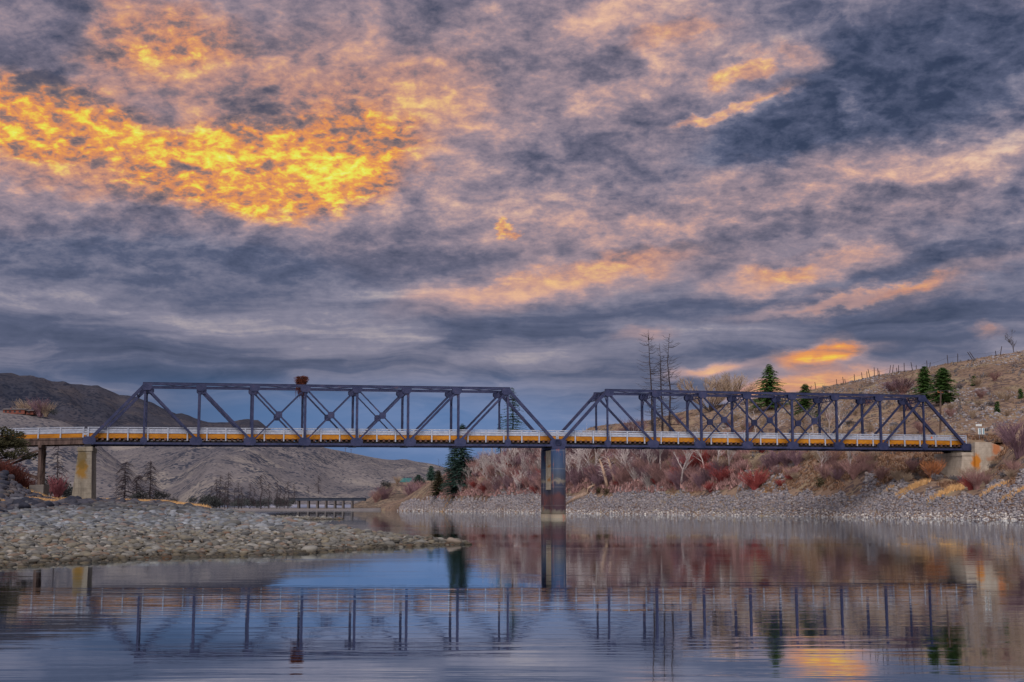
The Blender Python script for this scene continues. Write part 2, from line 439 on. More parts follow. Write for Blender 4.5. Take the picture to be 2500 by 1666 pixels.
def mat_ground(name, c_a, c_b, c_spot, spot_scale, spot_amt, gully=0.0, big=0.02, c_c=None, fine=1.2, spot_stretch=(1, 1, 1)):
    """Dry slope: two soil / grass tones in large patches, dark brush speckle, run-off streaks down the slope."""
    m, t, b = new_mat(name)
    p = objpos(t)
    n = t.noise(p, big, 6, 0.6)
    cc = t.ramp(n, [(0.35, (*c_a, 1)), (0.65, (*c_b, 1))])
    f = t.noise(p, fine, 5, 0.7)
    cc = t.mix(1.0, cc, t.ramp(f, [(0.25, (0.6, 0.6, 0.62, 1)), (0.75, (1.28, 1.26, 1.22, 1))]), 'MULTIPLY')
    if c_c:
        n3 = t.noise(t.mapping(p, loc=(31, 17, 5)), big * 2.6, 5, 0.65)
        cc = t.mix(t.maprange(n3, 0.52, 0.66, 0, 0.75), cc, (*c_c, 1))
    wv = t.vmath('ADD', p, t.vmath('MULTIPLY', t.noise(p, spot_scale * 1.3, 3, 0.6, out=1), (1.2 / spot_scale * 0.5,) * 3))
    vd = t.voronoi(t.mapping(wv, scale=spot_stretch), spot_scale)
    patch = t.noise(p, big * 3.1, 4, 0.6)
    thr = t.maprange(patch, 0.35, 0.65, 0.16, 0.60)
    spot = t.math('LESS_THAN', vd, thr)
    cc = t.mix(t.math('MULTIPLY', spot, spot_amt), cc, (*c_spot, 1))
    if gully:
        gn = t.noise(t.mapping(p, scale=(1, 0.12, 0.12)), gully, 5, 0.6)
        cc = t.mix(t.maprange(gn, 0.5, 0.7, 0, 0.5), cc, (c_spot[0] * 1.4, c_spot[1] * 1.4, c_spot[2] * 1.4, 1))
    t.L.new(cc, b.inputs['Base Color'])
    b.inputs['Roughness'].default_value = 0.95
    b.inputs['Specular IOR Level'].default_value = 0.1
    add_bump(t, b, f, 0.6, 0.4)
    return m


M['mountain'] = mat_ground('sage_mountain', (0.040, 0.045, 0.070), (0.074, 0.070, 0.092), (0.017, 0.022, 0.042), 0.17, 0.8, 0.0, 0.006, (0.098, 0.084, 0.092), 0.10)  # bluish tone carries the distance haze in the soil colour
M['midhill'] = mat_ground('bare_hill_haze_tint', (0.13, 0.124, 0.148), (0.235, 0.212, 0.22), (0.038, 0.046, 0.074), 0.34, 0.92, 0.0, 0.010, (0.33, 0.29, 0.265), 0.20)  # bluish tint stands in for haze over the bare slope
M['hillside'] = mat_ground('dry_grass_hillside', (0.20, 0.135, 0.105), (0.35, 0.245, 0.18), (0.085, 0.062, 0.068), 0.75, 0.8, 0.0, 0.045, (0.33, 0.27, 0.17), 0.6)
M['flat'] = mat_ground('river_flat_grass', (0.17, 0.125, 0.10), (0.29, 0.22, 0.17), (0.07, 0.06, 0.062), 0.5, 0.8, 0.0, 0.05, (0.33, 0.26, 0.19), 0.35)
M['gravel'] = mat_ground('packed_gravel', (0.09, 0.088, 0.088), (0.16, 0.152, 0.148), (0.09, 0.085, 0.085), 2.2, 0.6, 0.0, 0.2, None, 3.0)
M['bankstone'] = mat_ground('stony_bank', (0.20, 0.185, 0.20), (0.32, 0.295, 0.30), (0.10, 0.095, 0.11), 1.1, 0.6, 0.0, 0.06, (0.30, 0.235, 0.185), 1.6)


# ------------------------------------------------------------------ mesh helpers
class MB:
    """Collects shapes and links them as one mesh object."""

    def __init__(self):
        self.v, self.f, self.t = [], [], []
        self.n = 0

    def add(self, verts, faces, tint=None):
        o = self.n
        self.v.extend(verts)
        self.n += len(verts)
        self.f.extend([tuple(i + o for i in fc) for fc in faces])
        if tint is not None:
            self.t.extend([tint] * len(verts))

    def hexa(self, p):
        """8 corners: bottom ring 0-3, top ring 4-7"""
        self.add([tuple(q) for q in p], [(3, 2, 1, 0), (4, 5, 6, 7), (0, 1, 5, 4), (1, 2, 6, 5), (2, 3, 7, 6), (3, 0, 4, 7)])

    def beam(self, a, b, w, h, up=(0, 0, 1)):
        a, b = Vector(a), Vector(b)
        d = (b - a).normalized()
        up = Vector(up)
        s = d.cross(up)
        if s.length < 1e-4:
            s = d.cross(Vector((1, 0, 0)))
        s.normalize()
        u = s.cross(d).normalized()
        s, u = s * (w / 2), u * (h / 2)
        self.hexa([a - s - u, a + s - u, b + s - u, b - s - u, a - s + u, a + s + u, b + s + u, b - s + u])

    def tube(self, pts, radii, k=5, cap=True):
        pts = [Vector(p) for p in pts]
        n = len(pts)
        vs_, fs = [], []
        for i, p in enumerate(pts):
            d = (pts[min(i + 1, n - 1)] - pts[max(i - 1, 0)])
            if d.length < 1e-6:
                d = Vector((0, 0, 1))
            d.normalize()
            x = d.orthogonal().normalized()
            y = d.cross(x)
            for j in range(k):
                a = 2 * math.pi * j / k
                vs_.append(tuple(p + (x * math.cos(a) + y * math.sin(a)) * radii[i]))
        for i in range(n - 1):
            for j in range(k):
                j2 = (j + 1) % k
                fs.append((i * k + j, i * k + j2, (i + 1) * k + j2, (i + 1) * k + j))
        if cap:
            fs.append(tuple(range(k - 1, -1, -1)))
            fs.append(tuple((n - 1) * k + j for j in range(k)))
        self.add(vs_, fs)

    def cyl(self, a, b, r1, r2, k=24):
        """straight cylinder with fixed ring orientation about Z"""
        a, b = Vector(a), Vector(b)
        vs_ = []
        for p, r in ((a, r1), (b, r2)):
            for j in range(k):
                t_ = 2 * math.pi * j / k
                vs_.append((p.x + r * math.cos(t_), p.y + r * math.sin(t_), p.z))
        fs = [(j, (j + 1) % k, k + (j + 1) % k, k + j) for j in range(k)]
        fs += [tuple(range(k - 1, -1, -1)), tuple(range(k, 2 * k))]
        self.add(vs_, fs)

    def mesh(self, name, mat, smooth=False):
        me = bpy.data.meshes.new(name)
        me.from_pydata(self.v, [], self.f)
        if self.t:
            at_ = me.attributes.new('tint', 'FLOAT', 'POINT')
            at_.data.foreach_set('value', np.array(self.t, dtype=np.float32))
        me.materials.append(mat)
        if smooth:
            me.polygons.foreach_set('use_smooth', np.ones(len(me.polygons), dtype=bool))
        me.update()
        return me

    def build(self, name, mat, parent=None, smooth=False):
        if parent is not None and parent.type == 'EMPTY' and parent.location.length > 1e-6:
            l = parent.location
            self.v = [(p[0] - l.x, p[1] - l.y, p[2] - l.z) for p in self.v]
        if parent is not None and parent.type == 'MESH' and parent.parent is not None:
            l = parent.parent.location
            self.v = [(p[0] - l.x, p[1] - l.y, p[2] - l.z) for p in self.v]
        return link(name, self.mesh(name, mat, smooth), parent)


def link(name, me, parent=None, loc=None, rotz=0.0, scale=1.0):
    o = bpy.data.objects.new(name, me)
    col.objects.link(o)
    if parent is not None:
        o.parent = parent
    if loc is not None:
        o.location = loc
    if rotz:
        o.rotation_euler = (0, 0, rotz)
    if scale != 1.0:
        o.scale = (scale,) * 3 if not isinstance(scale, tuple) else scale
    return o


def np_mesh(name, V, Fq, mat, smooth=True, tint=None):
    """fast mesh from numpy arrays (all faces with the same corner count)"""
    me = bpy.data.meshes.new(name)
    V = np.asarray(V, dtype=np.float32)
    Fq = np.asarray(Fq, dtype=np.int32)
    me.vertices.add(len(V))
    me.vertices.foreach_set('co', V.ravel())
    k = Fq.shape[1]
    me.loops.add(Fq.size)
    me.loops.foreach_set('vertex_index', Fq.ravel())
    me.polygons.add(len(Fq))
    me.polygons.foreach_set('loop_start', np.arange(0, Fq.size, k, dtype=np.int32))
    if tint is not None:
        a = me.attributes.new('tint', 'FLOAT', 'POINT')
        a.data.foreach_set('value', np.asarray(tint, dtype=np.float32))
    me.materials.append(mat)
    me.update(calc_edges=True)
    me.validate()
    if smooth:
        me.polygons.foreach_set('use_smooth', np.ones(len(me.polygons), dtype=bool))
    return me


def tag(o, label=None, cat=None, group=None, kind=None):
    if label:
        o['label'] = label
    if cat:
        o['category'] = cat
    if group:
        o['group'] = group
    if kind:
        o['kind'] = kind
    return o


def thing(name, label, cat, loc=(0, 0, 0), group=None):
    o = bpy.data.objects.new(name, None)
    o.empty_display_size = 0.5
    col.objects.link(o)
    o.location = loc
    return tag(o, label, cat, group)


def copy_tree(o, parent=None):
    c_ = o.copy()
    col.objects.link(c_)
    if parent is not None:
        c_.parent = parent
    for ch in list(o.children):
        copy_tree(ch, c_)
    return c_


# value noise on numpy arrays
def vnoise(x, y, seed=0):
    x = np.asarray(x, float)
    y = np.asarray(y, float)
    xi, yi = np.floor(x).astype(np.int64), np.floor(y).astype(np.int64)
    xf, yf = x - xi, y - yi
    u, v = xf * xf * (3 - 2 * xf), yf * yf * (3 - 2 * yf)

    def h(a, b):
        n = (a * 374761393 + b * 668265263 + seed * 974711) & 0x7fffffff
        n = ((n ^ (n >> 13)) * 1274126177) & 0x7fffffff
        return ((n ^ (n >> 16)) & 0xffff) / 65535.0
    return (h(xi, yi) * (1 - u) + h(xi + 1, yi) * u) * (1 - v) + (h(xi, yi + 1) * (1 - u) + h(xi + 1, yi + 1) * u) * v


def fbm(x, y, oct=5, seed=0):
    s, a, tot = 0, 0.5, 0
    for i in range(oct):
        s = s + a * vnoise(x * 2 ** i, y * 2 ** i, seed + i)
        tot += a
        a *= 0.5
    return s / tot - 0.5


class Land:
    """Terrain sheet given as profiles (distance, height) at a set of bearings; rows are true ground cross-sections."""

    def __init__(self, cols_, noise_amp=0.3, noise_len=8.0, seed=3):
        self.px = np.array([c_[0] for c_ in cols_], float)
        self.K = np.array([c_[1] for c_ in cols_], float)      # cols x knots x 2
        self.amp, self.len, self.seed = noise_amp, noise_len, seed

    def knots(self, px):
        return np.stack([[np.interp(px, self.px, self.K[:, k, j]) for j in (0, 1)] for k in range(self.K.shape[1])])

    def height(self, X, Y):
        px = 1250 + X / (Y * math.cos(PITCH)) * F
        kn = self.knots(px)
        z = float(np.interp(Y, kn[:, 0], kn[:, 1]))
        return z + self.rough(X, Y, z)

    def rough(self, X, Y, z):
        a = self.amp * np.clip(z / 3.0 + 0.15, 0.1, 1.0)
        return a * 2 * fbm(np.asarray(X) / self.len, np.asarray(Y) / self.len, 5, self.seed)

    def build(self, name, mat, ncol, sub):
        pxs = np.linspace(self.px[0], self.px[-1], ncol)
        rows = []
        for k in range(self.K.shape[1] - 1):
            n = sub[k] if isinstance(sub, (list, tuple)) else sub
            for i in range(n):
                rows.append((k, i / n))
        rows.append((self.K.shape[1] - 2, 1.0))
        V = np.zeros((len(rows), ncol, 3))
        KY = np.stack([np.interp(pxs, self.px, self.K[:, k, 0]) for k in range(self.K.shape[1])])
        KZ = np.stack([np.interp(pxs, self.px, self.K[:, k, 1]) for k in range(self.K.shape[1])])
        for r, (k, t_) in enumerate(rows):
            Y = KY[k] * (1 - t_) + KY[k + 1] * t_
            Z = KZ[k] * (1 - t_) + KZ[k + 1] * t_
            X = (pxs - 1250) / F * Y * math.cos(PITCH)
            V[r, :, 0], V[r, :, 1], V[r, :, 2] = X, Y, Z + self.rough(X, Y, Z)
        nr = len(rows)
        idx = np.arange(nr * ncol).reshape(nr, ncol)
        Fq = np.stack([idx[:-1, :-1], idx[:-1, 1:], idx[1:, 1:], idx[1:, :-1]], -1).reshape(-1, 4)
        o = link(name, np_mesh(name, V.reshape(-1, 3), Fq, mat))
        o['kind'] = 'structure'
        return o


# ------------------------------------------------------------------ water and riverbed
def sheet(name, x0, x1, y0, y1, z, mat, nx=1, ny=1):
    xs, ys = np.linspace(x0, x1, nx + 1), np.linspace(y0, y1, ny + 1)
    X, Y = np.meshgrid(xs, ys)
    V = np.stack([X, Y, np.full_like(X, z)], -1).reshape(-1, 3)
    idx = np.arange((nx + 1) * (ny + 1)).reshape(ny + 1, nx + 1)
    Fq = np.stack([idx[:-1, :-1], idx[:-1, 1:], idx[1:, 1:], idx[1:, :-1]], -1).reshape(-1, 4)
    o = link(name, np_mesh(name, V, Fq, mat, smooth=False))
    o['kind'] = 'structure'
    return o


def mat_water():
    m, t, b = new_mat('river_water')
    p = objpos(t)
    b.inputs['Base Color'].default_value = (0.006, 0.009, 0.014, 1)
    b.inputs['IOR'].default_value = 1.33
    b.inputs['Specular IOR Level'].default_value = 0.5
    # calm slicks and riffled lanes
    lanes = t.noise(t.mapping(p, scale=(0.012, 0.07, 1)), 1.0, 4, 0.6)
    rough = t.maprange(lanes, 0.38, 0.66, 0.006, 0.032, True)
    t.L.new(rough, b.inputs['Roughness'])
    r1 = t.noise(t.mapping(p, scale=(0.55, 2.6, 1)), 1.0, 4, 0.55, 0.4)
    r2 = t.noise(t.mapping(p, scale=(0.10, 0.7, 1)), 1.0, 3, 0.5, 0.6)
    h = t.math('ADD', t.math('MULTIPLY', r1, 0.35), r2)
    bp = t.new('ShaderNodeBump')
    bp.inputs['Distance'].default_value = 0.02
    t.L.new(t.maprange(lanes, 0.36, 0.62, 0.06, 0.34, True), bp.inputs['Strength'])
    t.L.new(h, bp.inputs['Height'])
    t.L.new(bp.outputs[0], b.inputs['Normal'])
    gl = t.new('ShaderNodeBsdfGlossy')
    gl.inputs['Color'].default_value = (0.86, 0.94, 1.0, 1)
    t.L.new(rough, gl.inputs['Roughness'])
    t.L.new(bp.outputs[0], gl.inputs['Normal'])
    ms = t.new('ShaderNodeMixShader')
    ms.inputs[0].default_value = 0.72
    t.L.new(b.outputs[0], ms.inputs[1])
    t.L.new(gl.outputs[0], ms.inputs[2])
    # thin foam lines drawn out by the current
    foam = t.noise(t.mapping(p, scale=(0.010, 0.42, 1)), 1.0, 5, 0.55, 0.3)
    fm = t.maprange(foam, 0.68, 0.74, 0.0, 0.4, True)
    df = t.new('ShaderNodeBsdfDiffuse')
    df.inputs['Color'].default_value = (0.62, 0.62, 0.66, 1)
    ms2 = t.new('ShaderNodeMixShader')
    t.L.new(fm, ms2.inputs[0])
    t.L.new(ms.outputs[0], ms2.inputs[1])
    t.L.new(df.outputs[0], ms2.inputs[2])
    t.L.new(ms2.outputs[0], t.N['Material Output'].inputs[0])
    return m


M['water'] = mat_water()
sheet('river_water', -900, 900, -150, 760, 0.0, M['water'])
sheet('riverbed', -3000, 3000, -400, 6000, -2.6, M['gravel'])

# ------------------------------------------------------------------ terrain
# left gravel bar with the dark rock bank behind it, out to the foot of the hills
def col_l(px, near, k1, k2, k3, k4, k5):
    return (px, [(near - 5, -0.8), (near, -0.04), k1, k2, k3, k4, k5])


bar = Land([
    col_l(-2600, 30, (40, 1.2), (60, 4.0), (100, 7.0), (300, 9), (620, 12)),
    col_l(-700, 34, (48, 0.9), (80, 2.4), (118, 7.5), (300, 8), (620, 10)),
    col_l(-250, 36, (54, 0.85), (88, 1.7), (138, 6.8), (300, 7), (620, 9)),
    col_l(0, 37.8, (58, 0.8), (96, 1.60), (152, 5.2), (300, 5.6), (620, 7)),
    col_l(60, 38.8, (58, 0.8), (100, 1.66), (156, 3.2), (300, 4.4), (620, 6)),
    col_l(130, 40, (60, 0.8), (104, 1.70), (168, 1.95), (300, 3.4), (620, 6)),
    col_l(215, 41.5, (62, 0.8), (108, 1.75), (185, 2.0), (320, 3.2), (620, 5)),
    col_l(400, 45.0, (64, 0.8), (112, 1.72), (180, 1.5), (360, 3.0), (620, 4)),
    col_l(500, 46.2, (64, 0.75), (104, 1.42), (150, 0.6), (420, 2.2), (640, 3)),
    col_l(560, 46.8, (64, 0.7), (98, 1.20), (125, 0.2), (180, -0.9), (560, -1.2)),
    col_l(625, 47.4, (62, 0.62), (90, 0.98), (112, 0.05), (150, -1.0), (560, -1.2)),
    col_l(750, 49.4, (60, 0.48), (76, 0.74), (94, 0.0), (110, -1.0), (560, -1.2)),
    col_l(900, 55.0, (60, 0.28), (67, 0.40), (78, -0.02), (90, -1.0), (560, -1.2)),
    col_l(1000, 58.5, (61, 0.14), (65, 0.22), (72, -0.03), (84, -1.0), (560, -1.2)),
    col_l(1120, 61.5, (62, 0.02), (63.5, 0.06), (66, -0.1), (80, -1.0), (560, -1.2)),
    col_l(1190, 61.5, (62, -0.3), (63.5, -0.3), (66, -0.5), (80, -1.0), (560, -1.2)),
], 0.10, 5.0, 3)
bar.build('gravel_bar', M['gravel'], 340, [3, 14, 26, 26, 20, 10])

# low cobble spit in mid-river beyond the bar
spit = Land([
    (600, [(180, -0.6), (186, -0.1), (190, 0.1), (194, -0.1), (200, -0.6)]),
    (650, [(168, -0.6), (176, 0.12), (184, 0.35), (194, 0.1), (202, -0.6)]),
    (760, [(176, -0.6), (183, 0.08), (187, 0.22), (192, 0.06), (198, -0.6)]),
    (840, [(184, -0.6), (187, -0.05), (188, 0.02), (190, -0.05), (192, -0.6)]),
], 0.06, 3, 8)
spit.build('cobble_spit', M['gravel'], 60, 5)

# right bank: riprap at the water, brushy slope, road bench, hillside to the fenced ridge
def col_r(px, w, rr, cr, bench, rd):
    """w: water distance; rr: (dist, z) top of riprap; cr: slope crest; bench; rd: ridge (dist, z)"""
    return (px, [(w - 14, -2.4), (w, -0.05), rr, cr, bench, rd, (rd[0] + 90, rd[1] - 9), (rd[0] + 400, rd[1] - 20)])


right = Land([
    col_r(930, 600, (606, 1.2), (620, 2.0), (660, 2.2), (760, 3)),
    col_r(985, 545, (556, 3.0), (575, 4.2), (610, 5.0), (700, 6)),
    col_r(1040, 505, (520, 5.0), (540, 9.0), (565, 11.0), (640, 12)),
    col_r(1100, 465, (481, 5.2), (505, 13.0), (525, 15.0), (600, 16)),
    col_r(1170, 425, (441, 5.2), (466, 15.5), (486, 17.5), (560, 18)),
    col_r(1250, 390, (405, 5.2), (430, 16.5), (452, 19.0), (520, 20)),
    col_r(1400, 345, (360, 5.3), (386, 15.5), (402, 17.0), (450, 24.5)),
    col_r(1440, 335, (349, 5.3), (376, 15.2), (392, 17.0), (440, 27.0)),
    col_r(1575, 304, (318, 5.2), (343, 14.0), (356, 15.0), (425, 28.2)),
    col_r(1664, 286, (300, 5.0), (322, 13.4), (334, 14.2), (415, 29.8)),
    col_r(1824, 256, (270, 4.8), (290, 12.9), (302, 13.4), (400, 32.6)),
    col_r(1980, 238, (251, 4.7), (268, 12.6), (280, 13.0), (385, 34.3)),
    col_r(2146, 217, (230, 4.5), (244, 9.6), (262, 12.9), (366, 36.4)),
    col_r(2230, 206, (219, 4.4), (236, 8.0), (254, 12.9), (358, 37.0)),
    col_r(2290, 199, (212, 4.3), (228, 6.6), (243, 12.9), (352, 37.5)),
    col_r(2350, 192, (205, 4.2), (225, 6.2), (236, 12.8), (346, 38.0)),
    col_r(2417, 184, (197, 4.2), (224.5, 7.6), (235, 12.9), (340, 38.4)),
    col_r(2450, 180, (193, 4.2), (220, 9.4), (234, 12.9), (338, 38.7)),
    col_r(2500, 174, (187, 4.2), (214, 11.4), (236, 12.9), (334, 39.1)),
    col_r(2700, 158, (171, 4.2), (200, 12.0), (224, 14.0), (322, 43)),
    col_r(3400, 118, (131, 4.2), (160, 12.0), (190, 14.0), (290, 50)),
    col_r(5200, 80, (92, 4.2), (120, 13.0), (150, 16.0), (250, 60)),
], 0.55, 9.0, 21)
right.build('hillside', M['hillside'], 420, [2, 8, 16, 8, 34, 6, 3])


# distant hills as ridges with their own foot, face and back slope
def ridge(name, sil, dist, foot, amp, mat, seed, nrow=46, ncol=260, back=0.5, ledge=0.35):
    """sil: (px, py) skyline; dist / foot: functions px -> ridge distance, (foot distance, foot height)"""
    sx = np.array([s[0] for s in sil], float)
    sy = np.array([s[1] for s in sil], float)
    pxs = np.linspace(sx[0], sx[-1], ncol)
    pys = np.interp(pxs, sx, sy)
    V = np.zeros((nrow + 12, ncol, 3))
    for j, (px, py) in enumerate(zip(pxs, pys)):
        D = dist(px)
        fd, fz = foot(px)
        zr = zat(py, D)
        for i in range(nrow + 12):
            if i < nrow:
                t_ = i / (nrow - 1)
                Y = fd + (D - fd) * t_
                z = fz + (zr - fz) * (t_ ** 0.85)
            else:
                t_ = (i - nrow + 1) / 12
                Y = D + (D - fd) * back * 2 * t_
                z = zr * (1 - 0.9 * t_ ** 1.4)
            V[i, j] = ((px - 1250) / F * Y * math.cos(PITCH), Y, z)
    tt = np.concatenate([np.linspace(0, 1, nrow), np.linspace(1, 0, 12)])[:, None]
    X, Y = V[:, :, 0], V[:, :, 1]
    # spurs and gullies running down the face
    g = fbm(X / (amp * 9) + 0.25 * fbm(X / 60, Y / 60, 3, seed + 5) * 3, Y / (amp * 34), 5, seed)
    rdg = 0.5 - np.abs(fbm(X / (amp * 3.2), Y / (amp * 16), 4, seed + 40)) * 3.0
    g = g + 0.22 * rdg
    V[:, :, 2] += amp * 2.4 * g * np.sin(np.pi * np.clip(tt, 0, 1)) ** 0.8 + amp * 0.10 * fbm(X / 20, Y / 20, 4, seed + 9) * tt
    n0 = nrow + 12
    idx = np.arange(n0 * ncol).reshape(n0, ncol)
    Fq = np.stack([idx[:-1, :-1], idx[:-1, 1:], idx[1:, 1:], idx[1:, :-1]], -1).reshape(-1, 4)
    o = link(name, np_mesh(name, V.reshape(-1, 3), Fq, mat))
    o['kind'] = 'structure'
    return o


ridge('far_mountain', [(-900, 930), (-500, 960), (-200, 905), (0, 921), (34, 925), (64, 923), (85, 932), (114, 943), (150, 946), (197, 952), (229, 950), (250, 956),
                       (282, 969), (319, 970), (356, 981), (386, 994), (423, 1012), (436, 1010), (473, 1022), (505, 1031), (548, 1033), (575, 1028), (598, 1024),
                       (625, 1027), (646, 1043), (700, 1070), (760, 1110), (840, 1170)],
      lambda px: 2300.0, lambda px: (1250.0, 8.0), 42.0, M['mountain'], 5)
ridge('bare_hill', [(-1100, 1010), (-500, 1030), (0, 1046), (300, 1054), (500, 1064), (640, 1076), (720, 1086), (790, 1094), (838, 1103), (891, 1113), (931, 1121), (960, 1123),
                    (989, 1122), (1024, 1129), (1061, 1135), (1077, 1140), (1160, 1160), (1300, 1185), (1480, 1215)],
      lambda px: float(np.interp(px, [0, 420, 600, 1077, 1500], [1300, 1180, 1080, 1350, 1400])), lambda px: (float(np.interp(px, [0, 420, 520, 800, 1500], [900, 760, 680, 780, 820])), 3.0), 16.0, M['midhill'], 17)
ridge('house_spur', [(-900, 960), (-200, 995), (0, 1003), (35, 1006), (80, 1012), (120, 1020), (149, 1030), (173, 1041), (215, 1070), (265, 1110), (330, 1160), (420, 1215)],
      lambda px: 850.0, lambda px: (630.0, 4.0), 5.0, M['midhill'], 29, nrow=24, ncol=110)
ridge('river_knoll', [(860, 1238), (905, 1215), (932, 1187), (950, 1180), (1000, 1177), (1050, 1172), (1110, 1165), (1180, 1160)],
      lambda px: 800.0, lambda px: (735.0, 1.2), 3.0, M['flat'], 31, nrow=20, ncol=70)
sheet('valley_floor', -1400, 1400, 712, 2500, 0.55, M['flat'], 20, 20)
# far gravel shore where the river bends out of sight
far_shore = Land([
    (380, [(420, -0.6), (470, 0.3), (540, 1.8), (700, 2.2), (780, 2.4)]),
    (520, [(520, -0.6), (560, 0.3), (600, 1.3), (700, 1.6), (780, 1.6)]),
    (640, [(600, -0.6), (640, 0.1), (668, 0.6), (720, 1.1), (780, 1.2)]),
    (820, [(625, -0.6), (650, 0.1), (676, 0.55), (720, 1.0), (780, 1.2)]),
    (1000, [(600, -0.6), (640, 0.1), (670, 0.6), (720, 1.1), (780, 1.3)]),
], 0.1, 6, 12)
far_shore.build('far_shore', M['bankstone'], 80, 6)


# ------------------------------------------------------------------ the bridge
TH, BX, BY = 0.2144, -60.0446, 195.598          # axis bearing, first bearing point of the near truss
PAN, NP, GAP, WID, HT = 7.6, 9, 0.47, 6.363, 8.894
H_L, H_P, H_R = 10.49, 10.795, 10.781           # chord soffit heights at the three supports
SPAN = PAN * NP
AX = Vector((math.cos(TH), math.sin(TH), 0))
TR = Vector((-math.sin(TH), math.cos(TH), 0))


def soffit(s):
    return float(np.interp(s, [-40, 0, SPAN + GAP / 2, 2 * SPAN + GAP, 400], [H_L - 1.4, H_L, H_P, H_R, H_R]))


def bp(s, w, h):
    """point s metres along the bridge, w across (away from the viewer), h above the chord soffit"""
    return Vector((BX, BY, 0)) + AX * s + TR * w + Vector((0, 0, soffit(s) + h))


def bbox(mb, s0, s1, w0, w1, h0, h1):
    mb.hexa([bp(s0, w0, h0), bp(s1, w0, h0), bp(s1, w1, h0), bp(s0, w1, h0), bp(s0, w0, h1), bp(s1, w0, h1), bp(s1, w1, h1), bp(s0, w1, h1)])


def plate(mb, s, h, ws, hs, w, t=0.03, clip=0.3):
    """eight-cornered gusset plate lying in the truss plane"""
    a, b_ = ws / 2, hs / 2
    c_ = clip
    pts = [(-a + c_, -b_), (a - c_, -b_), (a, -b_ + c_), (a, b_ - c_), (a - c_, b_), (-a + c_, b_), (-a, b_ - c_), (-a, -b_ + c_)]
    lo = [tuple(bp(s + p[0], w - t / 2, h + p[1])) for p in pts]
    hi = [tuple(bp(s + p[0], w + t / 2, h + p[1])) for p in pts]
    n = 8
    mb.add(lo + hi, [tuple(range(n)), tuple(range(2 * n - 1, n - 1, -1))] + [(j, j + n, (j + 1) % n + n, (j + 1) % n) for j in range(n)])


def built_member(mb, s0, h0, s1, h1, w, depth, wide, lace=True):
    """two channels joined by lacing bars: reads as an open riveted member"""
    a, b_ = bp(s0, w, h0), bp(s1, w, h1)
    for e in (-1, 1):
        off = TR * (e * (wide / 2 - 0.05))
        mb.beam(a + off, b_ + off, 0.10, depth, up=(0, 0, 1) if abs(s1 - s0) > 0.05 else AX)
    if lace:
        L = (b_ - a).length
        n = max(2, int(L / 0.55))
        d = (b_ - a) / n
        q = (b_ - a).normalized().cross(TR).normalized()
        for side in (-1, 1):
            for i in range(n):
                e = 1 if i % 2 else -1
                o_ = q * (side * (depth / 2 + 0.008))
                mb.beam(a + d * i + o_ + TR * (e * wide * 0.42), a + d * (i + 1) + o_ - TR * (e * wide * 0.42), 0.07, 0.012, up=q)


